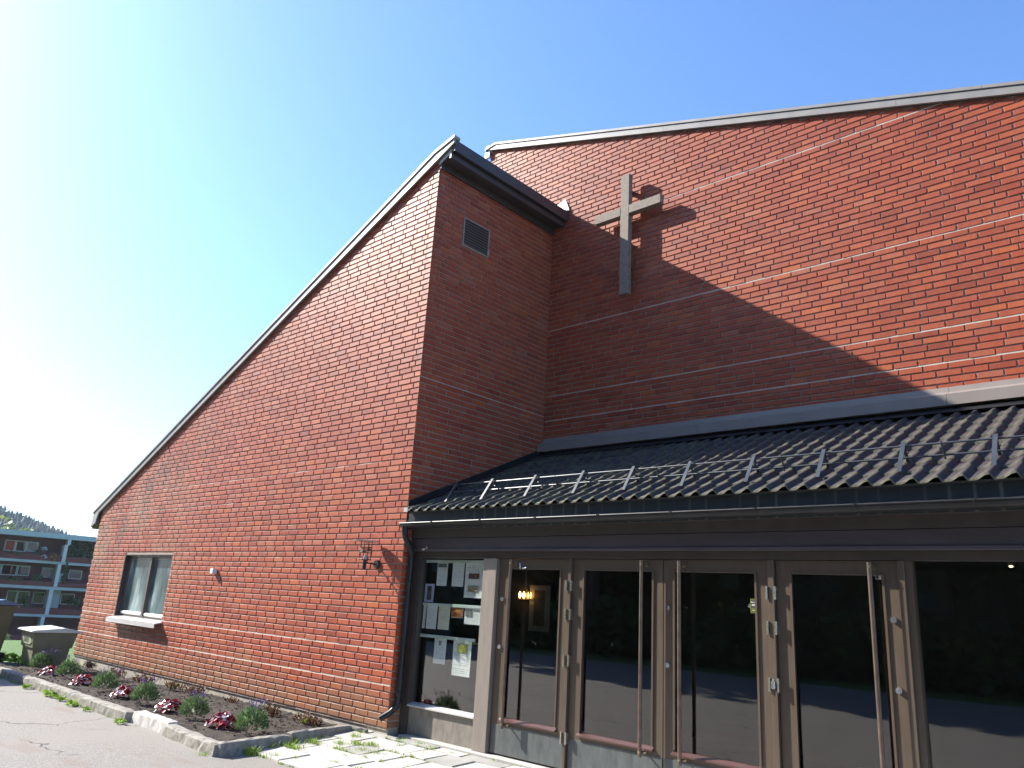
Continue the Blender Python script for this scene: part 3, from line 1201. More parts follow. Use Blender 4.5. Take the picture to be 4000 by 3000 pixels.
# pale end board closing the soffit towards the front
m = MB()
m.extrude([(0.002, 7.15), (0.235, 7.255), (0.235, 7.32), (0.002, 7.215)], 'y', -0.019, -0.006)
o = m.build('end_board', 'trim_paint', wing_roof)
fix_normals(o)
m = MB()
m.raw([(0.0, DC - 0.008, 7.60), (0.23, DC - 0.008, 7.67), (0.33, DC - 0.03, 7.44), (0.05, DC - 0.08, 7.44)], [(0, 1, 2, 3)])
m.build('flashing_corner', 'zinc', wing_roof)

# ---- roof of the main hall
main_roof = empty('main_roof', (0, 0, 0), church)


def mline(x):
    return 9.255 - 0.310 * (x + 1.55)


def mbar(mm, x0, x1, d0, d1, y0, y1):
    mm.extrude([(x0, mline(x0) + d0), (x1, mline(x1) + d0), (x1, mline(x1) + d1), (x0, mline(x0) + d1)], 'y', y0, y1)


m = MB()
mbar(m, -1.55, 11.2, 0.01, 0.085, DC - 0.027, 9.0)
m.build('roof_deck', 'roof_sheet', main_roof)
for a, b in ((-1.64, 2.05), (2.053, 5.15), (5.153, 8.2), (8.203, 11.25)):
    m = MB()
    mbar(m, a, b, 0.0, 0.088, DC - 0.055, DC - 0.028)
    m.build('verge_board', 'trim_paint', main_roof)
for a, b in ((-1.42, 0.85), (0.853, 3.4), (3.403, 6.0), (6.003, 8.6), (8.603, 11.3)):
    m = MB()
    mbar(m, a, b, 0.096, 0.135, DC - 0.070, DC + 0.04)
    m.build('verge_cap', 'trim_paint', main_roof)
m = MB()
m.extrude([(-1.66, mline(-1.42) + 0.06), (-1.422, mline(-1.42) + 0.096), (-1.422, mline(-1.42) + 0.135), (-1.66, mline(-1.42) + 0.10)], 'y', DC - 0.070, DC + 0.04)
m.build('verge_cap', 'trim_paint', main_roof)
m = MB()
m.box(-1.66, -1.642, DC - 0.055, DC + 0.5, 9.26, 9.34)
m.box(-1.68, -1.56, DC - 0.045, DC - 0.002, 9.12, 9.245)
m.build('verge_end', 'trim_paint', main_roof)

# ---- body behind the visible walls (so the place is closed from other views)
m = MB()
m.extrude([(-9.70, -0.3), (-0.27, -0.3), (-0.27, verge(-0.27) - 0.02), (-9.70, verge(-9.7) - 0.02)], 'y', 5.2, 5.4)
m.build('rear_wall', 'mortar', church)
m = MB()
m.box(XL + 0.012, XL + 0.25, 0.262, 5.2, -0.3, verge(XL) - 0.02)
lw = m.build('left_wall', 'brick', church, attr=True)
m = MB()
m.extrude([(MXL + 0.02, 0.0), (MXR, 0.0), (MXR, mline(MXR)), (MXL + 0.02, mline(MXL))], 'y', 8.7, 8.9)
m.build('hall_rear_wall', 'mortar', church)
m = MB()
m.box(MXL + 0.012, MXL + 0.25, DC + 0.302, 8.69, 3.4, mline(MXL) - 0.03)
m.build('hall_left_wall', 'brick', church, attr=True)
m = MB()
m.box(MXR - 0.25, MXR - 0.004, DC + 0.302, 8.69, -0.2, mline(MXR) - 0.03)
m.build('hall_right_wall', 'brick', church, attr=True)

# ---- entrance porch: roof tiles
porch = empty('entrance_roof', (0, 0, 0), church)
TP = 0.157            # tile pitch
TR = 0.262            # row pitch in plan (y)
PXR = 9.4
ang = math.atan(0.449)
ca, sa = math.cos(ang), math.sin(ang)
m = MB()
m.extrude([(0.03, roof_y(0.03) - 0.06), (2.36, roof_y(2.36) - 0.06), (2.36, roof_y(2.36) - 0.015), (0.03, roof_y(0.03) - 0.015)], 'x', 0.004, PXR)
m.build('roof_deck', 'roof_sheet', porch)


def wave(u):
    if u < 0.30:
        return 0.0
    if u < 0.78:
        t = (u - 0.30) / 0.48
        return 0.036 * (t * t * (3 - 2 * t))
    if u < 0.85:
        return 0.036
    t = (u - 0.85) / 0.15
    return 0.036 * (1 - t * t * (3 - 2 * t))


us = [0, 0.30, 0.42, 0.54, 0.66, 0.78, 0.85, 0.90, 0.95, 1.0]
LS = TR / ca
# tile mesh in local coords: x across, y up-slope, z normal
tv, tf = [], []
TH = 0.016
for u in us:
    w = wave(u)
    tv += [(u * TP, 0.0, w + 0.004), (u * TP, 0.006, w + TH + 0.004), (u * TP, LS + 0.004, w + 0.003)]
nU = len(us)
for i in range(nU - 1):
    a, b = i * 3, (i + 1) * 3
    tf += [(a, b, b + 1, a + 1), (a + 1, b + 1, b + 2, a + 2)]
tile_me = bpy.data.meshes.new('roof_tile')
tile_me.from_pydata(tv, [], tf)
tile_me.materials.append(MAT['tile'])
tile_me.materials.append(MAT['tile_edge'])
for i, p in enumerate(tile_me.polygons):
    if i % 2 == 0:
        p.material_index = 1
    else:
        p.use_smooth = True
tiles = []
ncol = int((PXR - 0.05) / TP)
for r_ in range(9):
    for c in range(ncol):
        y = -0.045 + r_ * TR
        x = 0.02 + c * TP
        q = project((x + 0.08, y + 0.1, roof_y(y + 0.1)))
        sc = 0
        if q and -20 < q[0] < 4020 and -20 < q[1] < 3020:
            sc = 1 / q[2] ** 2
        tiles.append((sc, x, y))
tiles.sort(key=lambda t: -t[0])
far = MB()
for k, (sc, x, y) in enumerate(tiles):
    base = Vector((x, y, roof_y(y)))
    if k < 300:
        o = bpy.data.objects.new('roof_tile', tile_me)
        COL.objects.link(o)
        o.parent = porch
        o.location = base
        o.rotation_euler = (ang, 0, 0)
    else:
        far.raw([(x + v[0], y + v[1] * ca - v[2] * sa, base.z + v[1] * sa + v[2] * ca) for v in tv], tf)
tag(far.build('roof_tiling', 'tile', porch), kind='stuff')
# left edge flashing against the side wall
m = MB()
m.extrude([(0.0, roof_y(0) + 0.03), (2.30, roof_y(2.30) + 0.03), (2.30, roof_y(2.30) + 0.125), (0.0, roof_y(0) + 0.125)], 'x', 0.0025, 0.016)
m.extrude([(-0.02, roof_y(-0.02) + 0.048), (2.30, roof_y(2.30) + 0.048), (2.30, roof_y(2.30) + 0.056), (-0.02, roof_y(-0.02) + 0.056)], 'x', 0.0165, 0.10)
m.build('edge_flashing', 'black_metal', porch)
m = MB()
m.box(0.002, 0.07, -0.055, -0.042, roof_y(-0.05) + 0.005, roof_y(-0.05) + 0.055)
m.build('edge_end_cap', 'sill_metal', porch)
# top flashing on the main wall (stepped profile), in lengths
prof = [(DC - 0.004, 3.785), (DC - 0.022, 3.78), (DC - 0.03, 3.725), (DC - 0.15, 3.675), (DC - 0.155, 3.56), (DC - 0.145, 3.56), (DC - 0.13, 3.66), (DC - 0.004, 3.70)]
for a, b in ((0.02, 2.6), (2.603, 5.38), (5.383, 8.1), (8.103, PXR)):
    m = MB()
    m.extrude(prof, 'x', a, b)
    o = m.build('wall_flashing', 'flashing', porch)
    fix_normals(o)
m = MB()
m.extrude([(2.20, roof_y(2.20) + 0.052), (2.36, roof_y(2.36) + 0.062), (2.36, roof_y(2.36) + 0.07), (2.195, roof_y(2.195) + 0.06)], 'x', 0.02, PXR)
m.build('ridge_flashing', 'black_metal', porch)
m = MB()
m.box(0.02, PXR, 2.362, 2.434, 3.40, 3.555)
m.build('upstand', 'black_metal', porch)
# snow guard
bx = [0.47, 1.06, 1.72, 2.38, 3.0, 3.63, 4.26, 4.875, 5.49, 6.11, 6.73, 7.35, 7.97, 8.6]
for x in bx:
    m = MB()
    yb = 0.17
    A = Vector((x, yb, roof_y(yb) + 0.04))
    Bp = Vector((x, 0.34, roof_y(0.34) + 0.215))
    Cp = Vector((x, 0.43, roof_y(0.43) + 0.04))
    for p, q, w in ((A, Bp, 0.016), (Bp, Cp, 0.012)):
        d = (q - p).normalized()
        nn = d.cross(Vector((1, 0, 0)))
        hx = Vector((w, 0, 0))
        t_ = nn * 0.003
        ext = d * 0.012 if w > 0.013 else d * 0
        vs = [p - hx - t_, p + hx - t_, p + hx + t_, p - hx + t_, q + ext - hx - t_, q + ext + hx - t_, q + ext + hx + t_, q + ext - hx + t_]
        m.raw(vs, [(0, 3, 2, 1), (4, 5, 6, 7), (0, 1, 5, 4), (1, 2, 6, 5), (2, 3, 7, 6), (3, 0, 4, 7)])
    m.tube([(x + 0.012, 0.375, roof_y(0.375) + 0.13), (x + 0.022, 0.375, roof_y(0.375) + 0.13)], 0.009, 8)
    m.build('snow_guard_bracket', 'steel_rail', porch)
for dy, dz in ((0.365, 0.185), (0.40, 0.085)):
    m = MB()
    m.tube([(0.25, dy, roof_y(dy) + dz), (PXR - 0.3, dy, roof_y(dy) + dz)], 0.0085, 8)
    m.build('snow_guard_rail', 'steel_rail', porch)
for x in (0.72, 1.98, 3.25, 4.50, 5.75, 7.0):
    m = MB()
    m.tube([(x, 0.362, roof_y(0.362) + 0.20), (x + 0.01, 0.40, roof_y(0.40) + 0.05)], 0.008, 6)
    m.build('snow_guard_strut', 'black_metal', porch)

# ---- eave: apron, gutter, header boards
m = MB()
m.box(0.004, PXR, 0.012, 0.028, 2.20, 2.392)
m.build('eave_apron', 'apron', porch)
gut = empty('gutter', (0, 0, 0), church)
m = MB()
gy, gz, gr = -0.045, 2.262, 0.052
ring = [(gy + gr * math.cos(a), gz + gr * math.sin(a)) for a in [math.pi + math.pi * k / 10 for k in range(11)]]
ring2 = [(gy + (gr - 0.003) * math.cos(a), gz + (gr - 0.003) * math.sin(a)) for a in [2 * math.pi - math.pi * k / 10 for k in range(11)]]
m.extrude(ring + ring2, 'x', 0.0, PXR)
m.extrude(ring, 'x', -0.004, -0.0005)
m.tube([(-0.004, gy - gr + 0.001, gz + 0.003), (PXR, gy - gr + 0.001, gz + 0.003)], 0.0075, 8)
o = m.build('gutter_trough', 'black_metal', gut)
fix_normals(o)
for i in range(12):
    x = 0.55 + i * 0.78
    m = MB()
    rr = [(gy + (gr + 0.004) * math.cos(a), gz + (gr + 0.004) * math.sin(a)) for a in [math.pi + math.pi * k / 10 for k in range(11)]]
    r2 = [(gy + (gr + 0.001) * math.cos(a), gz + (gr + 0.001) * math.sin(a)) for a in [2 * math.pi - math.pi * k / 10 for k in range(11)]]
    m.extrude(rr + r2, 'x', x, x + 0.022)
    m.box(x, x + 0.022, gy - gr - 0.010, gy - gr + 0.004, gz - 0.004, gz + 0.014)
    o = m.build('gutter_bracket', 'black_metal', gut)
    fix_normals(o)
m = MB()
m.tube([(0.045, gy, 2.235), (0.045, gy, 2.16), (0.05, gy + 0.02, 2.10), (0.058, 0.05, 1.99), (0.06, 0.075, 1.93), (0.06, 0.078, 1.85), (0.06, 0.078, 0.30), (0.058, 0.07, 0.24), (0.02, 0.015, 0.17), (-0.045, -0.075, 0.10)],
       [0.045, 0.038, 0.036, 0.034, 0.034, 0.034, 0.034, 0.034, 0.034, 0.034], 14, cap=False)
m.tube([(0.06, 0.078, 0.40), (0.06, 0.078, 0.34)], 0.038, 14)
m.tube([(0.06, 0.078, 1.62), (0.06, 0.078, 1.58)], 0.038, 14)
m.build('downpipe', 'black_metal', gut, smooth=True)

m = MB()
m.box(0.004, PXR, 0.029, 0.098, 2.205, 2.22)
m.build('soffit_board', 'soffit', church)
m = MB()
m.box(0.004, PXR, 0.10, 0.15, 2.105, 2.30)
m.build('header_board', 'frame_dark', church)
m = MB()
m.box(0.004, PXR, 0.108, 0.15, 1.985, 2.1)
m.build('header_board', 'header_board', church)
m = MB()
m.bbox(0.004, PXR, 0.088, 0.15, 1.952, 1.982, 0.003)
m.build('header_lip', 'header_board', church)
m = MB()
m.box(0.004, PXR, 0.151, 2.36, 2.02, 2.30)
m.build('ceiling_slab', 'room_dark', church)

# ---- glazed front
ZT = 1.951
front = empty('glazed_front', (0, 0, 0), church)
m = MB()
m.box(0.02, PXR, 0.17, 0.26, 1.885, ZT)
m.build('frame_head', 'frame_dark', front)
m = MB()
m.box(0.004, 0.115, 0.172, 0.26, -0.05, 1.884)
m.build('jamb', 'frame_dark', front)
m = MB()
m.box(0.115, 0.135, 0.185, 0.25, 0.29, 1.884)
m.build('jamb_bead', 'frame_dark', front)
m = MB()
m.bbox(1.19, 1.39, 0.155, 0.26, -0.047, 1.884, 0.004)
m.build('post', 'post_paint', front)
m = MB()
m.box(0.115, 1.19, 0.205, 0.25, -0.047, 0.245)
m.build('panel', 'panel_paint', front)
m = MB()
m.extrude([(0.165, 0.247), (0.165, 0.262), (0.24, 0.29), (0.26, 0.29), (0.26, 0.247)], 'x', 0.1155, 1.1895)
o = m.build('sill', 'sill_metal', front)
fix_normals(o)
m = MB()
m.box(0.1155, 1.1895, 0.232, 0.238, 0.291, 1.884)
m.build('pane', 'glass', front)
for a, b in ((2.366, 2.402), (4.432, 4.482), (5.426, 5.472)):
    m = MB()
    m.bbox(a, b, 0.165, 0.26, -0.047, 1.884, 0.003)
    m.build('mullion', 'door_paint', front)
# fixed light right of the doors
m = MB()
m.box(5.4725, 5.52, 0.185, 0.26, -0.047, 1.884)
m.box(5.5205, 7.8, 0.205, 0.25, -0.047, 0.16)
m.bbox(7.8005, 8.0, 0.155, 0.26, -0.047, 1.884, 0.004)
m.box(8.0005, PXR, 0.205, 0.25, -0.047, 1.884)
m.build('side_frame', 'door_paint', front)
m = MB()
m.box(5.5205, 7.8, 0.231, 0.237, 0.161, 1.884)
m.build('pane', 'glass', front)


def door(x0, x1, g0, g1, hx, hinge_left, knob_x):
    d = empty('door', (0, 0, 0), church)
    zb, zt2 = -0.035, 1.880
    gz0, gz1 = 0.295, 1.775
    y0, y1 = 0.198, 0.248
    m = MB()
    m.box(x0, g0, y0, y1, zb, zt2)
    m.box(g1, x1, y0, y1, zb, zt2)
    m.box(g0 + 0.0002, g1 - 0.0002, y0, y1, gz1, zt2)
    m.box(g0 + 0.0002, g1 - 0.0002, y0, y1, zb, gz0)
    m.build('leaf_frame', 'door_paint', d)
    m = MB()
    m.box(g0 + 0.001, g1 - 0.001, 0.226, 0.232, gz0 + 0.0005, gz1 - 0.0005)
    m.build('pane', 'glass', d)
    m = MB()
    b = 0.014
    m.box(g0 - 0.004, g0 + b, 0.186, 0.197, gz0 + 0.02, gz1)
    m.box(g1 - b, g1 + 0.004, 0.186, 0.197, gz0 + 0.02, gz1)
    m.box(g0 - 0.004, g1 + 0.004, 0.186, 0.197, gz1 + 0.0005, gz1 + 0.012)
    m.build('glazing_bead', 'door_paint', d)
    m = MB()
    m.extrude([(0.165, gz0 - 0.022), (0.165, gz0 - 0.008), (0.205, gz0 + 0.012), (0.2255, gz0 + 0.014), (0.1975, gz0 - 0.022)], 'x', g0 - 0.014, g1 + 0.014)
    o = m.build('weather_bar', 'bead', d)
    fix_normals(o)
    m = MB()
    m.bbox(x0 + 0.012, x1 - 0.004, 0.193, 0.1975, zb + 0.006, 0.238, 0.001)
    m.build('kick_plate', 'kick_plate', d)
    h = empty('handle', (0, 0, 0), d)
    m = MB()
    m.tube([(hx, 0.105, 0.222), (hx, 0.105, 1.864)], 0.0165, 14)
    for z in (0.262, 1.832):
        m.tube([(hx, 0.112, z), (hx, 0.197, z)], 0.008, 10)
    m.build('grip', 'bronze', h, smooth=False)
    for z in (0.262, 1.832):
        m = MB()
        m.tube([(hx, 0.183, z), (hx, 0.196, z)], 0.021, 14)
        m.tube([(hx, 0.0885, z), (hx, 0.094, z)], 0.011, 10)
        m.build('rosette', 'brass', h)
    # fix parent depth: keep three levels (church > door > piece)
    for c in list(h.children):
        c.parent = d
    bpy.data.objects.remove(h)
    for z in (1.462, 0.982):
        m = MB()
        m.tube([(knob_x, 0.178, z), (knob_x, 0.1975, z)], [0.022, 0.024], 18)
        if z < 1:
            m.tube([(knob_x, 0.172, z), (knob_x, 0.1775, z)], 0.012, 12)
        m.build('lock_cylinder', 'chrome', d)
    hxx = x0 + 0.004 if hinge_left else x1 - 0.004
    for z in (1.622, 1.352, 0.925, 0.24):
        m = MB()
        m.tube([(hxx, 0.158, z - 0.052), (hxx, 0.158, z - 0.001)], 0.0095, 10)
        m.tube([(hxx, 0.158, z + 0.001), (hxx, 0.158, z + 0.052)], 0.0095, 10)
        m.box(hxx - 0.004, hxx + 0.004, 0.166, 0.197, z - 0.048, z + 0.048)
        m.build('hinge', 'hinge_metal', d)
    return d


door(1.408, 2.360, 1.540, 2.256, 1.646, False, 1.476)
door(2.408, 3.432, 2.535, 3.335, 3.261, True, 3.395)
door(3.440, 4.426, 3.542, 4.320, 3.650, False, 3.487)
door(4.488, 5.420, 4.607, 5.318, 5.250, True, 5.369)
for o in list(church.children):
    if o.name.startswith('door'):
        ks = [c for c in o.children if c.name.startswith('lock_cylinder')]
        if o.name == 'door.001':
            for c in ks:
                bpy.data.objects.remove(c)
m = MB()
m.tube([(1.700, 0.19, 1.845), (1.715, 0.165, 1.835), (1.722, 0.165, 1.80), (1.712, 0.18, 1.782), (1.695, 0.19, 1.778)], 0.006, 8)
m.tube([(1.735, 0.19, 1.782), (1.79, 0.19, 1.790)], 0.008, 8)
m.build('door_stay', 'chrome', front)
m = MB()
m.bbox(4.442, 4.472, 0.140, 0.1645, 0.895, 0.955, 0.004)
m.tube([(4.457, 0.152, 0.955), (4.457, 0.152, 0.972)], 0.006, 8)
m.build('lock_case', 'chrome', front)

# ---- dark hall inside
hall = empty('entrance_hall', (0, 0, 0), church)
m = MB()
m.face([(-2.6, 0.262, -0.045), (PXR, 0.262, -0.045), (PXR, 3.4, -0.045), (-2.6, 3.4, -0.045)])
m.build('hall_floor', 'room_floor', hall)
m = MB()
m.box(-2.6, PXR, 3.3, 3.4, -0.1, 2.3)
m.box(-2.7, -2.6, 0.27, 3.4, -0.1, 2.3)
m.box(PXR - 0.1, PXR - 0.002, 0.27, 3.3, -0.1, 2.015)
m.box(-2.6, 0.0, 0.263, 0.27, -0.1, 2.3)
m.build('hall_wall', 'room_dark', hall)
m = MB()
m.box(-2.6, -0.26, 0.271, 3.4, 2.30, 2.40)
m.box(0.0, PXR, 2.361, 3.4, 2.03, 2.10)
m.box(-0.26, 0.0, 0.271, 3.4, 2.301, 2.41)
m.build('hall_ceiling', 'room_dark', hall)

# ---- window in the gable wall
win = empty('window', (0, 0, 0), church)
m = MB()
yf0, yf1 = 0.085, 0.14
fw_ = 0.05
m.box(w0, w0 + fw_, yf0, yf1, wz0, wz1)
m.box(w1 - fw_, w1, yf0, yf1, wz0, wz1)
m.box(w0 + fw_, w1 - fw_, yf0, yf1, wz1 - fw_, wz1)
m.box(w0 + fw_, w1 - fw_, yf0, yf1, wz0, wz0 + 0.045)
m.build('frame', 'window_frame', win)
XM = -7.06
m = MB()
m.box(w0 + 0.0005, w0 + 0.014, 0.003, 0.0845, wz0 + 0.001, wz1 - 0.0005)
m.box(w0 + 0.0145, w1 - 0.0005, 0.003, 0.0845, wz1 - 0.014, wz1 - 0.0005)
m.build('reveal_lining', 'frame_dark', win)
m = MB()
m.box(XM - 0.035, XM + 0.035, 0.055, yf1, wz0 + 0.046, wz1 - fw_ - 0.0005)
m.build('mullion', 'window_frame', win)
for a, b in ((w0 + fw_, XM - 0.035), (XM + 0.035, w1 - fw_)):
    m = MB()
    m.box(a + 0.0005, b - 0.0005, 0.112, 0.118, wz0 + 0.0455, wz1 - fw_ - 0.0005)
    m.build('pane', 'frosted', win)
    m = MB()
    m.bbox(a + 0.03, b - 0.02, 0.065, 0.111, wz0 + 0.05, wz0 + 0.105, 0.016)
    m.build('bottom_rail', 'white_paint', win)
    m = MB()
    m.box(a + 0.0005, b - 0.0005, 0.10, 0.1115, wz1 - fw_ - 0.035, wz1 - fw_ - 0.02)
    m.build('top_bead', 'trim_paint', win)
m = MB()
m.extrude([(-0.13, 0.70), (-0.13, 0.775), (0.084, 0.815), (0.084, 0.795), (-0.12, 0.755), (-0.12, 0.70)], 'x', w0 - 0.0, w1 + 0.06)
o = m.build('sill', 'sill_metal', win)
fix_normals(o)
m = MB()
for i in range(7):
    m.tube([(w0 + 0.15 + i * 0.27, yf0 - 0.004, wz1 - 0.025), (w0 + 0.15 + i * 0.27, yf0, wz1 - 0.025)], 0.008, 6)
m.build('rivets', 'chrome', win)

# ================================================================== THINGS ON THE CHURCH
# cross
cross = tag(empty('cross', (1.49, DC, 5.72)), 'weathered timber cross standing off the brick wall above the porch', 'cross')
m = MB()
yb0, yb1 = -0.175, -0.087
vz0_, vz1_ = 5.66 - 5.7, 7.55 - 5.7
m.bbox(-0.072, 0.072, yb0, yb1, vz0_, vz1_, 0.005)
m.build('upright', 'wood_cross', cross)
m = MB()
az = 6.965 - 5.7
m.bbox(-0.535, -0.0725, yb0 - 0.002, yb1 + 0.002, az - 0.068, az + 0.068, 0.005)
m.bbox(0.0725, 0.60, yb0 - 0.002, yb1 + 0.002, az - 0.068, az + 0.068, 0.005)
m.build('crossbar', 'wood_cross', cross)
m = MB()
for z in (0.4, 1.6):
    m.box(-0.03, 0.03, yb1 + 0.0005, -0.002, z, z + 0.05)
m.build('wall_bracket', 'trim_dark', cross)

# wall lamp
lamp = tag(empty('wall_lamp', (-0.468, 0, 1.79)), 'black wall lamp with round flat shade and wire cage beside the porch', 'lamp')
m = MB()
m.tube([(0, -0.028, 0), (0, -0.001, 0)], [0.048, 0.055], 20)
m.build('wall_plate', 'black_metal', lamp)
LY = -0.195
m = MB()
m.tube([(0, -0.029, -0.003), (0, LY + 0.02, 0.006)], 0.009, 10)
m.build('arm', 'black_metal', lamp)
m = MB()
m.tube([(0, LY, -0.075), (0, LY, 0.035)], 0.023, 14)
m.build('stem', 'black_metal', lamp)
m = MB()
for k in range(4):
    a = k * math.pi / 2 + 0.55
    m.tube([(0.068 * math.cos(a), LY + 0.068 * math.sin(a), 0.03), (0.068 * math.cos(a), LY + 0.068 * math.sin(a), 0.262)], 0.0048, 6)
for z in (0.042, 0.125, 0.145, 0.165, 0.185):
    rp = [(0.071 * math.cos(2 * math.pi * k / 20), LY + 0.071 * math.sin(2 * math.pi * k / 20), z) for k in range(21)]
    m.tube(rp, 0.0035, 5, cap=False)
m.build('cage', 'black_metal', lamp)
m = MB()
m.tube([(0, LY, 0.036), (0, LY, 0.10)], [0.020, 0.018], 12)
m.build('bulb_holder', 'chrome', lamp)
m = MB()
n = 32
vs = [(0, LY, 0.275)] + [(0.165 * math.cos(2 * math.pi * k / n), LY + 0.165 * math.sin(2 * math.pi * k / n), 0.262) for k in range(n)] + [(0.165 * math.cos(2 * math.pi * k / n), LY + 0.165 * math.sin(2 * math.pi * k / n), 0.257) for k in range(n)] + [(0, LY, 0.266)]
fs = [(0, 1 + k, 1 + (k + 1) % n) for k in range(n)] + [(1 + k, 1 + n + k, 1 + n + (k + 1) % n, 1 + (k + 1) % n) for k in range(n)] + [(1 + 2 * n, 1 + n + (k + 1) % n, 1 + n + k) for k in range(n)]
m.raw(vs, fs)
m.build('shade', 'lens_grey', lamp)

# motion sensor box
m = MB()
m.bbox(-0.045, 0.045, -0.075, 0.0, -0.04, 0.04, 0.006)
o = put(m.build('sensor_box', 'white_paint'), (-4.50, -0.001, 1.645))
tag(o, 'small white sensor box on the gable wall right of the window', 'sensor')

# ------------------------------------------------------------------ notices behind the glass
PY = 0.272


def sheet(name, label, x0, x1, z0, z1, mat, curl=0.006, photos=(), group=None, titles=(), cat='notice'):
    root = empty(name, ((x0 + x1) / 2, PY, z0))
    tag(root, label, cat, group)
    m = MB()
    NXs, NZs = 4, 6
    ox, oz = (x0 + x1) / 2, z0
    P = lambda i, j: (x0 + (x1 - x0) * i / NXs - ox - 0.006 * (1 - j / NZs) * (0.5 - i / NXs) * -1,
                      curl * math.sin(i / NXs * math.pi) * (1 - j / NZs) - 0.5 * curl * (1 - j / NZs) ** 2, (z1 - z0) * j / NZs)
    for i in range(NXs):
        for j in range(NZs):
            m.face([P(i, j), P(i + 1, j), P(i + 1, j + 1), P(i, j + 1)], [(i / NXs, j / NZs), ((i + 1) / NXs, j / NZs), ((i + 1) / NXs, (j + 1) / NZs), (i / NXs, (j + 1) / NZs)])
    m.build('paper', mat, root)
    for (a, b, c, d, pm) in photos:
        m = MB()
        X0, X1, Z0, Z1 = x0 + (x1 - x0) * a - ox, x0 + (x1 - x0) * b - ox, (z1 - z0) * c, (z1 - z0) * d
        m.face([(X0, -0.006, Z0), (X1, -0.006, Z0), (X1, -0.006, Z1), (X0, -0.006, Z1)], [(0, 0), (1, 0), (1, 1), (0, 1)])
        m.build('photo', pm, root)
    return root


for i, (lb, x0, x1, z) in enumerate((('pale green paper rail at the top of the notice window', 0.135, 1.13, 1.853), ('pale green paper rail across the middle of the notice window', 0.137, 1.14, 1.362),
                                     ('short pale green paper rail low in the notice window', 0.137, 1.03, 1.012))):
    o = empty('paper_rail', ((x0 + x1) / 2, PY - 0.012, z))
    tag(o, lb, 'rail')
    m = MB()
    h = (x1 - x0) / 2
    m.bbox(-h, h, -0.008, 0.018, -0.017, 0.017, 0.003)
    m.build('bar', 'rail_plastic', o)
    m = MB()
    for c in ((-h + 0.10, -h + 0.26), (h - 0.24, h - 0.03)):
        m.box(c[0], c[1], -0.0095, -0.0082, -0.010, 0.010)
    m.build('label_strip', 'sticker_white', o)

sheet('notice', 'white notice with a landscape photo, first on the top rail', 0.325, 0.505, 1.575, 1.836, 'sheet_b', photos=[(0.08, 0.9, 0.80, 0.96, 'photo_landscape')])
sheet('notice', 'plain text notice second on the top rail', 0.585, 0.780, 1.575, 1.836, 'sheet_a')
sheet('notice', 'largest notice with two colour photos under the top rail', 0.80, 1.088, 1.458, 1.836, 'sheet_d', photos=[(0.22, 0.80, 0.54, 0.70, 'photo_choir'), (0.22, 0.78, 0.17, 0.34, 'photo_group')])
r_ = sheet('notice', 'lilac notice with a dark animal photo standing on the middle rail', 0.138, 0.298, 1.385, 1.592, 'sheet_lilac', photos=[(0.28, 0.76, 0.12, 0.88, 'photo_dark')])
m = MB()
m.face([(0.0 + 0.012 * math.cos(t), -0.008, 0.085 + 0.05 * math.sin(t)) for t in [k * math.pi / 8 for k in range(16)]])
m.build('photo', 'photo_grey', r_)
sheet('notice', 'narrow bluish notice at the left end of the middle rail', 0.138, 0.19, 1.09, 1.346, 'sheet_a')
sheet('notice', 'notice with a slanting headline second on the middle rail', 0.204, 0.383, 1.09, 1.346, 'sheet_b')
sheet('notice', 'cream notice third on the middle rail', 0.406, 0.598, 1.094, 1.346, 'sheet_c')
sheet('notice', 'small orange photo card under the middle rail', 0.620, 0.814, 1.233, 1.346, 'paper', photos=[(0.04, 0.96, 0.06, 0.94, 'photo_warm')])
sheet('notice', 'folded leaflet with grey photo at the right end of the middle rail', 0.834, 1.122, 1.175, 1.346, 'sheet_a', photos=[(0.05, 0.40, 0.50, 0.92, 'photo_grey')])
sheet('notice', 'narrow notice hanging on the lowest rail', 0.377, 0.578, 0.725, 0.996, 'sheet_a', photos=[(0.40, 0.60, 0.72, 0.92, 'photo_grey')])
sheet('notice', 'long notice with a yellow flower photo on the lowest rail', 0.692, 0.980, 0.628, 0.996, 'sheet_d', photos=[(0.24, 0.78, 0.66, 0.90, 'photo_yellow')])

# alarm sticker and small white sticker on the panes
st = tag(empty('alarm_sticker', (4.283, 0.2255, 1.514)), 'black and lime alarm sticker on the third door pane', 'sticker')
m = MB()
m.box(-0.034, 0.034, -0.0008, -0.0002, -0.056, 0.056)
m.build('backing', 'black_print', st)
m = MB()
for a, b, c, d in ((-0.034, 0.034, 0.0535, 0.056), (-0.034, 0.034, -0.056, -0.0535), (-0.034, -0.0315, -0.0535, 0.0535), (0.0315, 0.034, -0.0535, 0.0535), (-0.0315, 0.0315, -0.022, -0.020), (-0.024, 0.024, -0.040, -0.030)):
    m.box(a, b, -0.0014, -0.0009, c, d)
m.build('border', 'sticker_lime', st)
for txt, sz, z in (('ALARM', 0.0185, 0.030),):
    me = text_mesh(txt, sz)
    me.materials.append(MAT['sticker_white'])
    o = bpy.data.objects.new('lettering', me)
    COL.objects.link(o)
    o.parent = st
    o.location = (0, -0.0016, z)
    o.rotation_euler = (math.pi / 2, 0, 0)
m = MB()
for z in (0.010, 0.002):
    m.box(-0.022, 0.022, -0.0014, -0.0009, z, z + 0.004)
m.build('small_print', 'sticker_white', st)
st = tag(empty('pane_sticker', (5.284, 0.2255, 1.765)), 'small white sticker at the top corner of the fourth door pane', 'sticker')
m = MB()
m.box(-0.032, 0.032, -0.0008, -0.0002, -0.016, 0.016)
m.build('backing', 'sticker_white', st)
m = MB()
m.box(-0.029, -0.010, -0.0013, -0.0009, -0.013, 0.013)
m.box(-0.004, 0.026, -0.0013, -0.0009, 0.000, 0.003)
m.build('small_print', 'black_print', st)

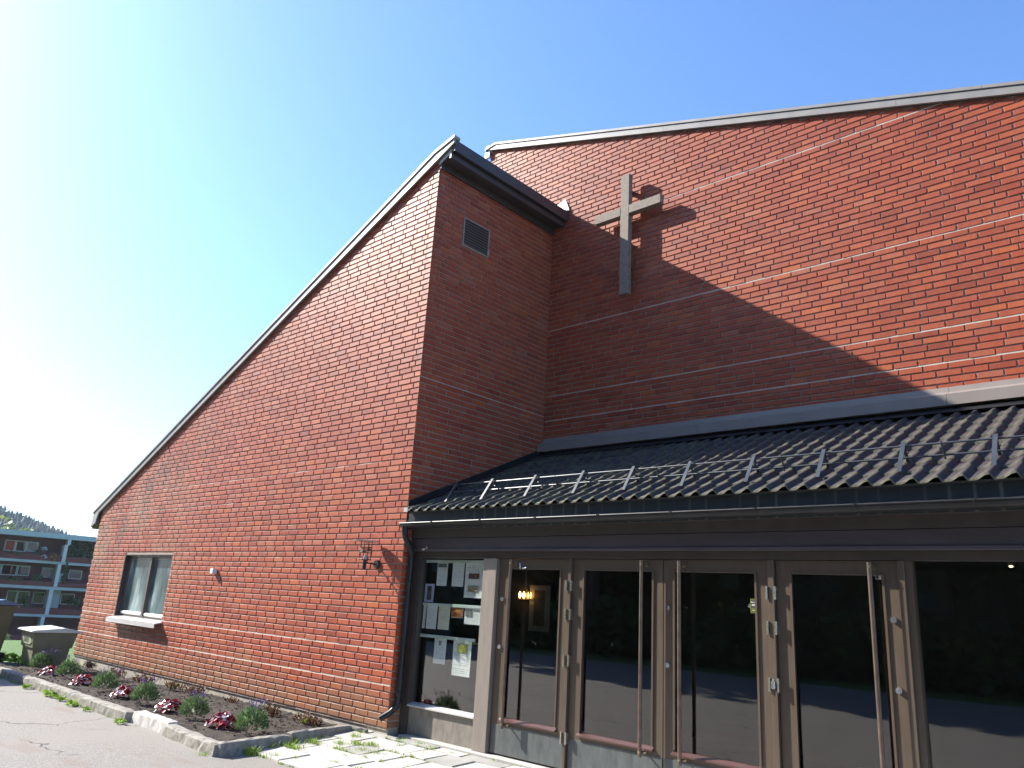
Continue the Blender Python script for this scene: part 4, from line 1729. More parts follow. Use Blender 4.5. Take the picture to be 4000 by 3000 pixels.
# ------------------------------------------------------------------ inside the hall
pf = tag(empty('framed_picture', (-0.63, 3.29, 1.39)), 'tall framed picture with pale mount on the hall wall', 'picture')
m = MB()
m.box(-0.20, 0.20, -0.02, 0.0, -0.335, 0.335)
m.build('mount', 'mat_white', pf)
m = MB()
m.box(-0.11, 0.11, -0.022, -0.0205, -0.26, 0.26)
m.build('print', 'art', pf)
sc_ = tag(empty('wall_sconce', (-0.93, 3.28, 1.57)), 'lit wall sconce with candle bulbs inside the hall', 'lamp')
m = MB()
m.box(-0.10, 0.18, -0.02, 0.0, -0.07, -0.05)
m.tube([(0.03, -0.01, -0.05), (0.03, -0.01, 0.10)], 0.012, 8)
m.build('bracket', 'brass', sc_)
for k, (x, mt, r0) in enumerate(((-0.06, 'bulb', 0.020), (0.02, 'bulb', 0.020), (0.11, 'bulb_dim', 0.014), (0.16, 'bulb_dim', 0.014))):
    m = MB()
    m.tube([(x, -0.06, -0.048), (x, -0.06, -0.03), (x, -0.06, 0.0), (x, -0.06, 0.03), (x, -0.06, 0.05)], [0.006, r0 * 0.8, r0, r0 * 0.7, 0.003], 10)
    m.build('candle_bulb', mt, sc_, smooth=True)
sp = tag(empty('ceiling_spot', (5.95, 1.25, 2.018)), 'small lit spotlight under the hall ceiling behind the right pane', 'lamp')
m = MB()
m.tube([(0, 0, 0), (0, 0, -0.05), (0, -0.01, -0.09)], [0.03, 0.035, 0.028], 14)
m.build('housing', 'frame_dark', sp)
m = MB()
m.tube([(0, -0.0105, -0.0905), (0, -0.0115, -0.096)], [0.015, 0.012], 14)
m.build('lamp_face', 'spot_glow', sp)

# ================================================================== PLANTS
def leaf_quad(m, p, d, w, l, rr, bend=0.3):
    """pointed leaf from p along d"""
    d = d.normalized()
    side = d.cross(Vector((rr.uniform(-1, 1), rr.uniform(-1, 1), rr.uniform(-0.3, 1))))
    if side.length < 1e-3:
        side = Vector((1, 0, 0))
    side.normalize()
    dn = Vector((0, 0, -bend * l))
    a = p
    b = p + d * (l * 0.5)
    c = p + d * l + dn
    m.cur = (rr.random(), rr.random(), rr.random())
    m.raw([a, b + side * w + dn * 0.2, c, b - side * w + dn * 0.2], [(0, 1, 2, 3)])


def lavender(i, x, y, s, label):
    rr = random.Random(100 + i)
    o = tag(empty('lavender_plant', (x, y, -0.09)), label, 'plant', 'lavender plants in the bed')
    m = MB()
    for _ in range(950):
        th = rr.uniform(0, 2 * math.pi)
        el = math.acos(rr.uniform(0.15, 1.0))
        r_ = rr.uniform(0.45, 1.0) ** 0.7
        c = Vector((math.cos(th) * math.sin(el), math.sin(th) * math.sin(el), math.cos(el)))
        p = Vector((c.x * 0.155 * s * r_, c.y * 0.155 * s * r_, 0.02 + c.z * 0.21 * s * r_))
        d = (c + Vector((0, 0, 0.7)) + Vector((rr.uniform(-.5, .5), rr.uniform(-.5, .5), rr.uniform(-.2, .4)))).normalized()
        leaf_quad(m, p, d, rr.uniform(0.0035, 0.007) * s, rr.uniform(0.035, 0.075) * s, rr, 0.1)
    m.build('foliage', 'leaf_lavender', o, attr=True)
    m = MB()
    for _ in range(13):
        th = rr.uniform(0, 2 * math.pi)
        q = rr.uniform(0, 0.12) * s
        b = Vector((math.cos(th) * q + 0.03, math.sin(th) * q + 0.03, 0.16 * s))
        t_ = b + Vector((math.cos(th) * 0.05 * s, math.sin(th) * 0.05 * s, rr.uniform(0.09, 0.16) * s))
        m.cur = (0.2, 0, 0)
        m.tube([b, t_], 0.0014, 3, cap=False)
        dd = (t_ - b).normalized()
        for k in range(9):
            leaf_quad(m, t_ - dd * 0.005 * k, Vector((rr.uniform(-1, 1), rr.uniform(-1, 1), rr.uniform(0.1, 1))), 0.005 * s, 0.013 * s, rr, 0)
    m.build('flower_spikes', 'flower_purple', o, attr=True)


ordn = ['nearest the paving', 'second from the paving', 'third from the paving', 'fourth from the paving', 'fifth from the paving', 'farthest, in front of the sand box']
for i, (x, y, s) in enumerate([(-0.82, -1.20, 1.15), (-1.98, -1.28, 1.05), (-3.35, -1.27, 1.08), (-4.68, -1.27, 1.12), (-6.48, -1.15, 1.1), (-7.80, -1.12, 1.15)]):
    lavender(i, x, y, s, 'bushy lavender plant ' + ordn[i])


def red_plant(i, x, y, s, label):
    rr = random.Random(200 + i)
    o = tag(empty('red_leaved_plant', (x, y, -0.09)), label, 'plant', 'red leaved plants in the bed')
    for nm, mt, cnt in (('dark_leaves', 'leaf_red', 120), ('glint_leaves', 'leaf_glint', 34)):  # pale leaves stand in for white glints off the glossy red ones
        m = MB()
        for _ in range(cnt):
            th = rr.uniform(0, 2 * math.pi)
            q = math.sqrt(rr.random()) * 0.17 * s
            p = Vector((math.cos(th) * q, math.sin(th) * q * 0.85, 0.03 + (0.10 * s) * (1 - (q / (0.18 * s)) ** 2) + rr.uniform(-0.02, 0.02)))
            nrm = (Vector((math.cos(th) * q * 6, math.sin(th) * q * 6, 1)) + Vector((rr.uniform(-.7, .7), rr.uniform(-.7, .7), rr.uniform(-.3, .3)))).normalized()
            a = nrm.cross(Vector((rr.uniform(-1, 1), rr.uniform(-1, 1), 0.2))).normalized()
            b = nrm.cross(a)
            L = rr.uniform(0.018, 0.034) * s
            m.cur = (rr.random(), rr.random(), rr.random())
            m.raw([p + (a * math.cos(k * math.pi / 3.5) * L + b * math.sin(k * math.pi / 3.5) * L * 0.8) - nrm * (0.15 * L * (k % 2)) for k in range(7)], [tuple(range(7))])
        m.build(nm, mt, o, attr=True)


ordr = ['nearest the paving', 'second from the paving', 'third from the paving', 'fourth from the paving', 'farthest from the paving']
for i, (x, y) in enumerate([(-1.30, -1.27), (-2.60, -1.28), (-3.98, -1.28), (-5.55, -1.25), (-6.85, -1.28)]):
    red_plant(i, x, y, 1.1 if i else 1.2, 'low red leaved plant with glints as pale leaves ' + ordr[i])


def withered(i, x, y, s, label, green=False):
    rr = random.Random(300 + i)
    o = empty('withered_plant', (x, y, -0.10))
    tag(o, label, 'plant', 'withered plants along the wall')
    m = MB()
    for _ in range(60):
        th = rr.uniform(0, 2 * math.pi)
        b = Vector((rr.uniform(-0.17, 0.17) * s, rr.uniform(-0.07, 0.07) * s, 0))
        d = Vector((math.cos(th) * 0.5, math.sin(th) * 0.35, rr.uniform(0.5, 1.2)))
        L = rr.uniform(0.07, 0.19) * s
        leaf_quad(m, b, d, rr.uniform(0.004, 0.010) * s, L, rr, 0.15)
        for k in range(2):
            leaf_quad(m, b + d.normalized() * L * rr.uniform(0.4, 1.0), Vector((rr.uniform(-1, 1), rr.uniform(-1, 1), rr.uniform(-0.2, 0.8))), 0.009 * s, rr.uniform(0.02, 0.05) * s, rr, 0.3)
    m.build('dry_leaves', 'leaf_withered', o, attr=True)
    if green:
        m = MB()
        for _ in range(16):
            leaf_quad(m, Vector((rr.uniform(-0.08, 0.02), rr.uniform(-0.05, 0.05), rr.uniform(0.0, 0.06))), Vector((rr.uniform(-1, 1), rr.uniform(-1, 1), rr.uniform(0.2, 1))), 0.013, rr.uniform(0.04, 0.08), rr, 0.3)
        m.build('green_leaves', 'leaf_weed', o, attr=True)


wl_ = [(-1.12, -0.27, 1.1, True, 'nearest the downpipe'), (-1.92, -0.30, 1.1, True, 'second from the downpipe'), (-3.1, -0.18, 0.7, False, 'smallest, beside the wall'),
       (-4.15, -0.22, 1.1, False, 'below the sensor box'), (-4.75, -0.25, 1.0, True, 'left of the one below the sensor box'), (-5.55, -0.36, 1.2, False, 'under the right end of the window'),
       (-6.55, -0.38, 1.2, True, 'under the middle of the window'), (-8.0, -0.28, 1.0, False, 'beside the sand box')]
for i, (x, y, s, g, lb) in enumerate(wl_):
    withered(i, x, y, s, 'withered brown plant in the bed, ' + lb, g)


def weed(i, x, y, z, s, label, n=46):
    rr = random.Random(400 + i)
    m = MB()
    for _ in range(n):
        th = rr.uniform(0, 2 * math.pi)
        b = Vector((rr.uniform(-0.10, 0.10) * s, rr.uniform(-0.04, 0.04) * s, rr.uniform(0, 0.05) * s))
        leaf_quad(m, b, Vector((math.cos(th), math.sin(th), rr.uniform(0.2, 1.2))), rr.uniform(0.010, 0.022) * s, rr.uniform(0.05, 0.10) * s, rr, 0.4)
    o = put(m.build('weed', 'leaf_weed', attr=True), (x, y, z))
    tag(o, label, 'weed', 'weeds along the kerb')


for i, (x, y, s, lb) in enumerate([(-5.95, -1.86, 0.8, 'farthest left on the asphalt'), (-5.0, -1.86, 1.2, 'large, at the foot of the kerb'), (-4.55, -1.86, 0.9, 'small, right of the large one'), (-4.05, -1.88, 0.9, 'at a kerb joint'),
                                   (-3.55, -1.88, 0.6, 'tiny, past the kerb joint'), (-2.48, -1.90, 0.8, 'left of the white kerb stone')]):
    weed(i, x, y, -0.16, s, 'green leafy weed ' + lb)
for i, (x, y, s) in enumerate([(-8.75, -1.05, 1.9), (-9.25, -0.80, 2.2), (-9.7, -1.05, 2.2)]):
    weed(20 + i, x, y, -0.14, s, 'tall leafy weed clump ' + ['right of the wheelie bin, before the sand box', 'middle one between bin and sand box', 'left one behind the wheelie bin'][i], 70)

# grass growing in the paving joints and along the kerb foot
grr = random.Random(77)
m = MB()


def tuft(x, y, z, n, h, spread):
    for _ in range(n):
        bx_, by_ = x + grr.gauss(0, spread), y + grr.gauss(0, spread * 0.6)
        th = grr.uniform(0, 2 * math.pi)
        hh = 0.75 * h * grr.uniform(0.4, 1.1)
        ln = grr.uniform(0.1, 0.8) * hh
        w = 0.0022 + 0.02 * hh * 0.6
        w = min(w, 0.0045)
        sx_, sy_ = -math.sin(th) * w, math.cos(th) * w
        m.cur = (grr.random(), 0, 0)
        tipx, tipy = bx_ + math.cos(th) * ln, by_ + math.sin(th) * ln
        mx_, my_ = bx_ + math.cos(th) * ln * 0.35, by_ + math.sin(th) * ln * 0.35
        m.raw([(bx_ - sx_, by_ - sy_, z), (bx_ + sx_, by_ + sy_, z), (mx_ + sx_ * 0.8, my_ + sy_ * 0.8, z + hh * 0.65), (mx_ - sx_ * 0.8, my_ - sy_ * 0.8, z + hh * 0.65), (tipx, tipy, z + hh)],
              [(0, 1, 2, 3), (3, 2, 4)])


for (a, b) in joint_pts:
    L = math.hypot(b[0] - a[0], b[1] - a[1])
    for _ in range(int(L / 0.05)):
        t_ = grr.random()
        x, y = a[0] + (b[0] - a[0]) * t_, a[1] + (b[1] - a[1]) * t_
        dens = 0.85 * (1 - smoothstep(0.6, 3.2, x)) + 0.14
        k = noise.noise((x * 2.2, y * 2.2, 4))
        if x > 5 or grr.random() > dens * (0.7 + 1.6 * k):
            continue
        tuft(x, y, pave_z(y) - 0.025, grr.randint(8, 22), grr.uniform(0.03, 0.075), 0.02)
for x, y, n, h, sp_ in ((-0.22, -1.52, 170, 0.12, 0.06), (-0.30, -1.25, 90, 0.10, 0.05), (-0.33, -0.95, 60, 0.12, 0.05), (-0.38, -0.6, 50, 0.08, 0.05), (0.05, -1.42, 60, 0.08, 0.06), (0.15, -0.5, 120, 0.09, 0.06),
                        (0.02, -0.62, 80, 0.08, 0.06), (0.42, -0.62, 60, 0.06, 0.05), (0.55, 0.02, 70, 0.06, 0.05), (0.78, 0.0, 60, 0.06, 0.05), (0.28, 0.04, 30, 0.06, 0.03), (1.1, -0.02, 30, 0.05, 0.03), (-0.30, -0.12, 40, 0.08, 0.05),
                        (-0.12, -1.10, 150, 0.11, 0.07), (-0.20, -0.80, 110, 0.10, 0.06), (0.25, -0.80, 90, 0.08, 0.06), (0.30, -0.42, 110, 0.08, 0.05), (-0.15, -0.30, 90, 0.09, 0.05), (0.62, -0.60, 70, 0.06, 0.05), (0.62, -1.12, 60, 0.05, 0.05), (1.62, 0.06, 25, 0.05, 0.03), (1.9, 0.07, 30, 0.05, 0.03), (-0.4, -1.93, 40, 0.05, 0.04), (0.95, -0.25, 40, 0.05, 0.04)):
    tuft(x, y, pave_z(y) - 0.02 if y > -1.6 else -0.165, n, h, sp_)
for k in range(160):
    x = grr.uniform(-8.2, -0.5)
    if noise.noise((x * 1.4, 0, 3)) < 0.05:
        continue
    tuft(x, -1.81 - grr.random() * 0.02, -0.165, 6, 0.04, 0.02)
tag(m.build('joint_grass', 'grass_blade', attr=True), 'grass tufts growing in the paving joints and along the kerb', 'grass', kind='stuff')

# ================================================================== BINS AT THE LEFT
sb = tag(empty('sand_box', (-8.585, -0.857, -0.14)), 'green plastic grit box lettered SAND with pale lid at the wall corner', 'grit box')
sb.rotation_euler = (0, 0, R(-3))


def frustum(m, x0, x1, y0, y1, z0, X0, X1, Y0, Y1, z1):
    m.raw([(x0, y0, z0), (x1, y0, z0), (x1, y1, z0), (x0, y1, z0), (X0, Y0, z1), (X1, Y0, z1), (X1, Y1, z1), (X0, Y1, z1)],
          [(0, 3, 2, 1), (4, 5, 6, 7), (0, 1, 5, 4), (1, 2, 6, 5), (2, 3, 7, 6), (3, 0, 4, 7)])


m = MB()
frustum(m, -0.34, 0.28, -0.26, 0.26, 0.0, -0.37, 0.33, -0.29, 0.29, 0.36)
frustum(m, -0.40, 0.355, -0.315, 0.315, 0.361, -0.41, 0.40, -0.345, 0.355, 0.62)
m.build('body', 'sandbox_green', sb)
m = MB()
m.raw([(-0.27, -0.331, 0.41), (0.22, -0.331, 0.41), (0.33, -0.336, 0.46), (0.22, -0.345, 0.55), (-0.27, -0.345, 0.55), (-0.36, -0.338, 0.47)], [tuple(range(6))])
m.build('name_panel', 'sandbox_panel_sunlit', sb)
me = text_mesh('SAND', 0.115)
me.materials.append(MAT['black_print'])
o = bpy.data.objects.new('lettering', me)
COL.objects.link(o)
o.parent = sb
o.location = (-0.02, -0.345, 0.48)
o.rotation_euler = (math.pi / 2 + 0.11, 0, 0)
m = MB()
m.extrude([(-0.40, 0.622), (0.42, 0.622), (0.42, 0.645), (0.12, 0.70), (-0.36, 0.655), (-0.41, 0.635)], 'x', -0.48, 0.45)
o = m.build('lid', 'sandbox_lid', sb)
fix_normals(o)

wb = tag(empty('wheelie_bin', (-10.02, -1.52, -0.17)), 'dark green wheelie bin with blue lid at the left edge', 'bin')
wb.rotation_euler = (0, 0, R(12))
m = MB()
frustum(m, -0.22, 0.22, -0.25, 0.25, 0.05, -0.30, 0.30, -0.34, 0.34, 1.02)
m.bbox(-0.33, 0.33, -0.37, 0.37, 0.965, 1.03, 0.01)
m.build('body', 'bin_green', wb)
m = MB()
m.extrude([(-0.40, 1.035), (0.36, 1.035), (0.36, 1.06), (0.1, 1.13), (-0.36, 1.09), (-0.42, 1.045)], 'x', -0.35, 0.35)
o = m.build('lid', 'bin_lid', wb)
fix_normals(o)
m = MB()
m.tube([(-0.3, 0.40, 1.0), (0.3, 0.40, 1.0)], 0.016, 8)
m.build('handle', 'bin_green', wb)
for s in (-1, 1):
    m = MB()
    m.tube([(s * 0.25, 0.25, 0.1), (s * 0.30, 0.25, 0.1)], 0.10, 18)
    m.build('wheel', 'black_metal', wb)
# ================================================================== FAR LEFT: apartments, trees, wooded hill
A0 = Vector((-80.56, 13.97, 0))
tdir = Vector((0.1894, 0.9819, 0)).normalized()
ndir = Vector((tdir.y, -tdir.x, 0))


class FMB(MB):
    """builder in facade coordinates: s along, o outwards, z up"""
    def fbox(s, s0, s1, o0, o1, z0, z1):
        P = lambda a, b, c: A0 + tdir * a + ndir * b + Vector((0, 0, c))
        s.raw([P(s0, o1, z0), P(s1, o1, z0), P(s1, o0, z0), P(s0, o0, z0), P(s0, o1, z1), P(s1, o1, z1), P(s1, o0, z1), P(s0, o0, z1)],
              [(0, 3, 2, 1), (4, 5, 6, 7), (0, 1, 5, 4), (1, 2, 6, 5), (2, 3, 7, 6), (3, 0, 4, 7)])


apt = tag(empty('apartment_block', A0), 'dark red terraced apartment block with white slabs and planted balconies', 'building')


def fpart(name, mat, boxes):
    mm = FMB()
    for b in boxes:
        mm.fbox(*b)
    mm.v = [tuple(Vector(v) - A0) for v in mm.v]
    return mm.build(name, mat, apt)


S0, S1 = -14.0, 30.0
fpart('roof_edge', 'apt_roof', [(S0, S1, -9, 0.3, 5.2, 5.68)])
fpart('wall', 'apt_wall', [(S0, S1, -8.9, -1.5, -5.2, 5.199)])
for z0, z1, p0, p1, out in ((2.74, 2.98, 2.98, 3.54, 0.25), (0.29, 0.56, 0.56, 1.02, 0.55), (-2.26, -2.03, -2.03, -1.45, 0.85), (-4.8, -4.55, -4.55, -4.0, 1.1)):
    fpart('balcony_slab', 'apt_concrete', [(S0, S1, -1.499, out, z0, z1)])
    fpart('parapet', 'apt_parapet', [(S0, S1, out - 0.75, out - 0.02, p0 + 0.001, p1)])
for s0, s1, z0, z1, o in ((8.02, 8.3, 4.67, 5.199, 0.28), (7.8, 8.12, 2.982, 4.67, 0.35), (7.56, 7.86, 0.562, 2.739, 0.62), (7.28, 7.6, -2.028, 0.289, 0.92), (7.05, 7.35, -4.5, -2.262, 1.15),
                          (-5.5, -5.2, 2.982, 5.199, 0.35), (-5.7, -5.4, 0.562, 2.739, 0.62), (20.5, 20.8, 2.982, 5.199, 0.35), (20.3, 20.6, 0.562, 2.739, 0.62), (20, 20.3, -2.028, 0.289, 0.92)):
    fpart('fin_wall', 'apt_white', [(s0, s1, -1.498, o, z0, z1)])
fpart('fin_panel', 'apt_concrete', [(7.602, 8.5, -1.0, -0.8, -1.45, 0.289)])
fpart('fin_panel', 'apt_concrete', [(7.862, 8.4, -1.0, -0.8, 1.02, 1.9)])
wins = [(2.85, 3.75, 3.72, 4.76), (3.78, 4.68, 3.72, 4.76), (4.71, 5.72, 3.80, 4.74), (1.6, 3.0, 1.40, 2.42), (3.04, 4.35, 1.42, 2.42), (4.40, 5.45, 1.44, 2.40), (6.5, 7.5, 1.40, 2.38), (8.9, 10.1, 1.42, 2.32), (11, 12.2, 1.42, 2.32),
        (4.0, 4.85, -1.3, 0.0), (4.88, 5.9, -1.3, 0.0), (6.2, 7.2, -1.12, -0.02), (8.65, 9.85, -1.08, -0.04), (11, 12.2, -1.08, -0.04), (11, 12.2, 3.7, 4.7), (14, 15.5, 3.7, 4.7), (14, 15.5, 1.42, 2.4), (-2, -0.5, 3.7, 4.7), (-2, -0.5, 1.4, 2.4)]
for k, (s0, s1, z0, z1) in enumerate(wins):
    f = fpart('window', 'apt_white', [(s0, s0 + 0.07, -1.4985, -1.44, z0, z1), (s1 - 0.07, s1, -1.4985, -1.44, z0, z1), (s0 + 0.07, s1 - 0.07, -1.4985, -1.44, z1 - 0.07, z1), (s0 + 0.07, s1 - 0.07, -1.4985, -1.44, z0, z0 + 0.07)])
    p = fpart('pane', 'apt_glass', [(s0 + 0.0705, s1 - 0.0705, -1.47, -1.46, z0 + 0.0705, z1 - 0.0705)])
    p.parent = f
    if k in (0, 3, 6, 7, 9, 10, 11):
        c = fpart('curtain', 'curtain', [(s0 + 0.08, s1 - 0.08, -1.497, -1.49, z0 + (0.08 if k in (6, 0) else 0.55), z1 - 0.08)])
        c.parent = f


def bush_mesh(m, c, rx, ry, rz, n, size, rr, cone=False):
    for _ in range(n):
        u = rr.random()
        th = rr.uniform(0, 2 * math.pi)
        if cone:
            z = u ** 1.3
            q = (1 - z) * rr.uniform(0.5, 1.0)
            p = Vector((c[0] + math.cos(th) * rx * q, c[1] + math.sin(th) * ry * q, c[2] + z * rz))
        else:
            el = math.acos(rr.uniform(-0.6, 1))
            q = rr.uniform(0.55, 1.0)
            p = Vector((c[0] + math.cos(th) * math.sin(el) * rx * q, c[1] + math.sin(th) * math.sin(el) * ry * q, c[2] + math.cos(el) * rz * q))
        d = Vector((rr.uniform(-1, 1), rr.uniform(-1, 1), rr.uniform(-0.3, 1))).normalized()
        leaf_quad(m, p, d, size * rr.uniform(0.3, 0.6), size * rr.uniform(0.8, 1.5), rr, 0.1)


def fplant(i, name, s, o, z, rx, rz, mat, label, cone, n=160, size=0.16, group=None):
    rr = random.Random(500 + i)
    m = MB()
    bush_mesh(m, (0, 0, 0.0 if cone else rz), rx, rx * 0.7, rz, n, size, rr, cone)
    P = A0 + tdir * s + ndir * o + Vector((0, 0, z))
    ob = put(m.build(name, mat, attr=True), P)
    tag(ob, label, 'plant', group or 'plants on the far balconies')


for i in range(6):
    fplant(i, 'thuja_shrub', 8.55 + i * 0.42, -0.15, 3.3, 0.33, 1.75 - 0.08 * (i % 3), 'leaf_thuja', 'dark thuja shrub on the far top balcony, %s from the white fin wall' % ('first', 'second', 'third', 'fourth', 'fifth', 'sixth')[i], True, 260, 0.15, 'thuja row on the far top balcony')
fplant(10, 'thuja_shrub', 8.35, 0.25, 0.9, 0.38, 2.0, 'leaf_thuja', 'tall single thuja beside the white fin wall on the middle balcony', True, 300, 0.15)
fplant(11, 'balcony_bush', 6.05, 0.1, 0.75, 0.62, 0.5, 'leaf_thuja', 'rounded dark bush on the middle far balcony', False, 260, 0.16)
fplant(12, 'balcony_bush', 9.7, 0.3, -1.4, 0.75, 0.55, 'leaf_tree', 'leafy green bush before the lowest right window', False, 260, 0.16)
fplant(13, 'balcony_bush', 7.05, 0.3, 2.75, 0.45, 0.5, 'leaf_orange', 'orange and green plant trailing over the top balcony edge', False, 150, 0.14)
fplant(14, 'balcony_flowers', 6.15, -0.1, 3.85, 0.34, 0.25, 'leaf_whiteflower', 'white flowering plant upper one on the top far balcony', False, 60, 0.12)
fplant(15, 'balcony_flowers', 6.25, 0.2, 3.05, 0.40, 0.28, 'leaf_whiteflower', 'white flowering plant lower one on the top balcony parapet', False, 60, 0.12)
fplant(16, 'balcony_bush', 5.55, -0.1, 3.4, 0.3, 0.55, 'leaf_thuja', 'slim dark bush before the top right window on the far block', True, 140, 0.14)
fplant(17, 'balcony_bush', 5.6, 0.3, -1.4, 0.4, 0.9, 'leaf_thuja', 'pointed bush on the lowest far balcony', True, 140, 0.15)
fplant(18, 'balcony_bush', 3.6, 0.05, 3.35, 0.9, 0.16, 'leaf_tree', 'low planter greenery on the top left far balcony', False, 160, 0.12)
fplant(19, 'balcony_bush', 4.0, 0.3, 0.9, 1.3, 0.15, 'leaf_tree', 'low planter greenery on the middle left far balcony', False, 180, 0.12)
fplant(20, 'garden_shrub', 3.4, 12.0, -4.3, 0.8, 0.6, 'leaf_pale', 'dry pale shrub on the lawn behind the bins', False, 200, 0.2)

# broad trees behind the apartments, and the wooded hill
def tree(i, name, x, y, z, h, cr, mat, label, group, n=900, size=0.5, cone=False, base=0.3):
    rr = random.Random(700 + i)
    o = tag(empty(name, (x, y, z)), label, 'tree', group)
    m = MB()
    lean = Vector((rr.uniform(-0.05, 0.05), rr.uniform(-0.05, 0.05), 0))
    pts = [Vector((0, 0, -0.3)) + lean * (h * t) * t + Vector((0, 0, h * 0.86 * t)) for t in (0, 0.2, 0.45, 0.7, 1.0)]
    r0 = 0.012 * h + 0.06
    m.tube(pts, [r0 * 1.25, r0, r0 * 0.75, r0 * 0.45, r0 * 0.12], 8)
    limbs = []
    for k in range(10):
        t = base + (0.9 - base) * k / 10
        p = pts[0].lerp(pts[-1], t)
        th = k * 2.4 + rr.uniform(-0.4, 0.4)
        L = cr * (0.9 if not cone else (1.05 - t)) * rr.uniform(0.7, 1.0)
        q = p + Vector((math.cos(th) * L, math.sin(th) * L, L * (0.45 if not cone else -0.15)))
        m.tube([p, p.lerp(q, 0.5) + Vector((0, 0, 0.05 * L)), q], [r0 * 0.4, r0 * 0.25, 0.02], 5)
        limbs.append((p, q))
    m.build('trunk', 'bark', o)
    m = MB()
    clumps = []
    for k in range(46):
        if cone:
            t = rr.uniform(base, 0.99)
            q = cr * (1.02 - t) * rr.uniform(0.3, 1.0)
            th = rr.uniform(0, 6.283)
            clumps.append((Vector((math.cos(th) * q, math.sin(th) * q, h * t)), 0.28 * cr * (1.15 - t)))
        else:
            th = rr.uniform(0, 6.283)
            el = math.acos(rr.uniform(-0.75, 1))
            q = rr.uniform(0.45, 1.0)
            ch = h * (1 - base) / 2
            c = Vector((math.cos(th) * math.sin(el) * cr * q, math.sin(th) * math.sin(el) * cr * q, h * base + ch + math.cos(el) * ch * q))
            clumps.append((c, cr * rr.uniform(0.22, 0.4)))
    for _ in range(n):
        c, r_ = rr.choice(clumps)
        d = Vector((rr.gauss(0, 1), rr.gauss(0, 1), rr.gauss(0, 1))).normalized()
        p = c + d * r_ * rr.uniform(0.5, 1.0)
        leaf_quad(m, p, (d + Vector((rr.uniform(-1, 1), rr.uniform(-1, 1), rr.uniform(-0.6, 0.4)))), size * rr.uniform(0.35, 0.6), size * rr.uniform(0.8, 1.4), rr, 0.15)
    m.build('crown', mat, o, attr=True)
    return o


for i, (u, s) in enumerate(((1.0, 0), (4.5, 1), (8.5, 2))):
    P = A0 + tdir * u + ndir * (-26 - 4 * i)
    tree(i, 'broadleaf_tree', P.x, P.y, -4.0, 12.5 - 1.2 * i, 4.2 - 0.5 * i, 'leaf_pale', 'pale green broadleaf tree behind the apartment roof, ' + ['largest, left', 'middle', 'smallest, right'][i], 'broadleaf trees behind the apartments', 1100, 0.7)

# hill terrain
m = MB()
hv = []
HU, HV = 24, 10
hc = Vector((-470, 80, 0))
for i in range(HU + 1):
    for j in range(HV + 1):
        a = -160 + 420 * i / HU
        b = -60 + 260 * j / HV
        x, y = -380 - b, a
        prof_ = 50 * math.exp(-((a - 30) / 135.0) ** 2) * smoothstep(-60, 90, b)
        hv.append((x, y, -6 + prof_))
m.raw(hv, [(i * (HV + 1) + j, (i + 1) * (HV + 1) + j, (i + 1) * (HV + 1) + j + 1, i * (HV + 1) + j + 1) for i in range(HU) for j in range(HV)])
tag(m.build('hill', 'lawn', smooth=True), kind='structure')
hrr = random.Random(55)
m = MB()
for _ in range(6000):
    a, b = hrr.uniform(20, 250), hrr.uniform(-40, 120)
    zz = -6 + 50 * math.exp(-((a - 30) / 135.0) ** 2) * smoothstep(-60, 90, b)
    h = hrr.uniform(4, 8)
    w = h * hrr.uniform(0.32, 0.50)
    x, y = -380 - b, a
    m.cur = (hrr.random(), hrr.random(), hrr.random())
    for lv in range(4):
        z0 = zz + h * lv * 0.22
        rr_ = w * (1 - lv * 0.22)
        k0 = hrr.uniform(0, 1)
        ring = [(x + math.cos(k0 + k * 1.047) * rr_ * hrr.uniform(0.7, 1.2), y + math.sin(k0 + k * 1.047) * rr_ * hrr.uniform(0.7, 1.2), z0 + hrr.uniform(-0.4, 0.4)) for k in range(6)]
        m.raw(ring + [(x, y, z0 + h * 0.36)], [(k, (k + 1) % 6, 6) for k in range(6)])
tag(m.build('hillside_wood', 'leaf_conifer', attr=True), 'conifer wood covering the distant hillside', 'wood', kind='stuff')

# wood behind the camera (it is what the door glass mirrors)
wr = random.Random(21)
tp = []
for k in range(15):
    tp.append((-46 + k * 4.3 + wr.uniform(-1, 1), -19.5 - wr.uniform(0, 4.5)))
for k in range(10):
    tp.append((-44 + k * 6.2 + wr.uniform(-1.5, 1.5), -28 - wr.uniform(0, 4)))
for i, (x, y) in enumerate(tp):
    cone = wr.random() < 0.3
    tree(40 + i, 'woodland_tree', x, y, -0.25, wr.uniform(17.0, 20.5), wr.uniform(3.2, 4.0), 'leaf_tree' if not cone else 'leaf_conifer', 'tall woodland tree in the belt across the yard', 'woodland trees across the yard', 3600, 0.8, cone, 0.04)

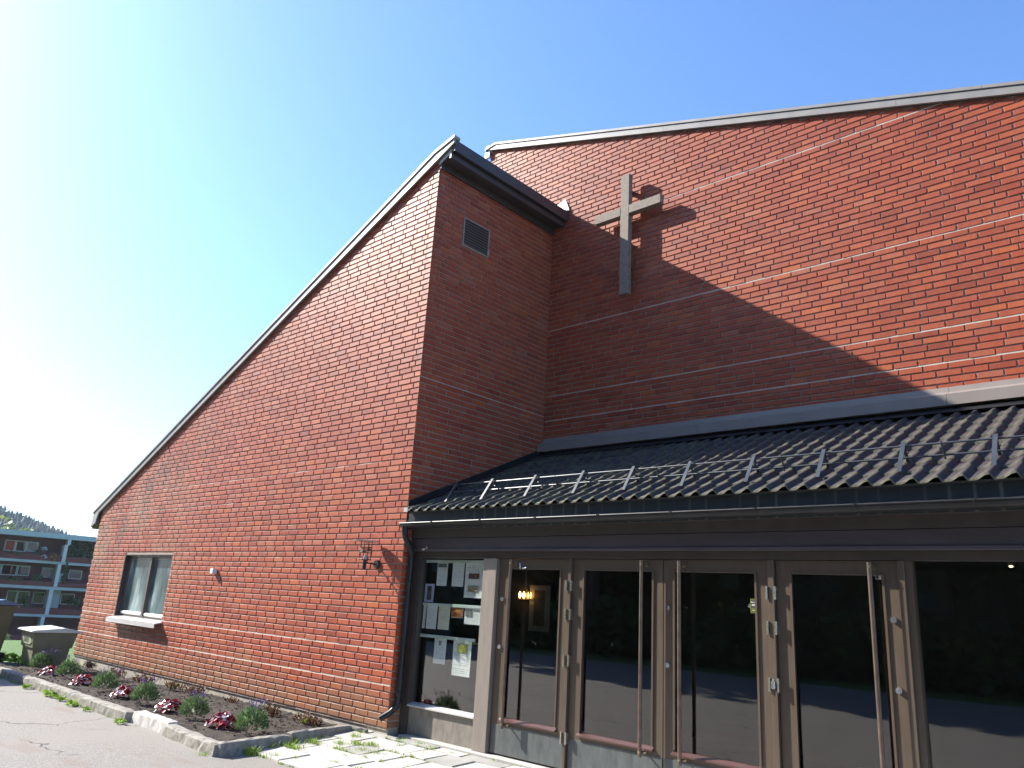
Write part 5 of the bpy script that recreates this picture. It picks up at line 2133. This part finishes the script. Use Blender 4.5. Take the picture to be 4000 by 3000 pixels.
m = MB()
for _ in range(11000):
    x = wr.uniform(-50, 18)
    hh = 1.1 + 1.3 * (0.5 + noise.noise((x * 0.35, 2, 0))) + 0.5 * noise.noise((x * 1.3, 5, 0))
    p = Vector((x, -17.6 - wr.random() * 3.2 - 0.8 * noise.noise((x * 0.5, 9, 0)), -0.2 + hh * wr.random() ** 0.8))
    leaf_quad(m, p, Vector((wr.uniform(-1, 1), wr.uniform(-0.4, 1), wr.uniform(-0.5, 1))), wr.uniform(0.10, 0.2), wr.uniform(0.3, 0.55), wr, 0.2)
tag(m.build('undergrowth', 'leaf_tree', attr=True), 'dense undergrowth at the edge of the wood across the yard', 'undergrowth', kind='stuff')

m = MB()
for _ in range(11000):
    x = wr.uniform(-75, 30)
    p = Vector((x, -36 - wr.random() * 7, -0.3 + 21 * wr.random()))
    leaf_quad(m, p, Vector((wr.uniform(-1, 1), wr.uniform(-0.5, 0.8), wr.uniform(-0.6, 1))), wr.uniform(0.45, 0.8), wr.uniform(1.2, 2.2), wr, 0.2)
tag(m.build('deep_wood', 'leaf_tree', attr=True), 'dark depth of the wood behind the first trees', 'wood', kind='stuff')

# added wheelie bin, unseen outside the view, put in to shadow the kerb
shade_bin = wb.copy()
COL.objects.link(shade_bin)
shade_bin.location = (-8.15, -2.42, -0.17)
shade_bin.rotation_euler = (0, 0, R(8))
shade_bin['label'] = 'added unseen wheelie bin shadowing the kerb, nearer than the first bin'
for c in wb.children:
    d = c.copy()
    COL.objects.link(d)
    d.parent = shade_bin
for o in (wb, shade_bin):
    o['group'] = 'wheelie bins by the kerb'

# ================================================================== HAZE (far things fade to pale blue)
hz = bpy.data.materials.new('haze_air')
hz.use_nodes = True
hn = hz.node_tree.nodes
hn.clear()
ho = hn.new('ShaderNodeOutputMaterial')
hv_ = hn.new('ShaderNodeVolumePrincipled')
hv_.inputs['Color'].default_value = (0.80, 0.88, 1.0, 1)
hv_.inputs['Density'].default_value = 0.00018
hv_.inputs['Anisotropy'].default_value = 0.3
hz.node_tree.links.new(hv_.outputs[0], ho.inputs['Volume'])
MAT['haze_air'] = hz
m = MB()
m.box(-1510, 1510, -1510, 1510, -9.0, 62.0)
o = m.build('haze', 'haze_air')
tag(o, 'thin pale haze filling the air over the whole place', 'haze', kind='stuff')
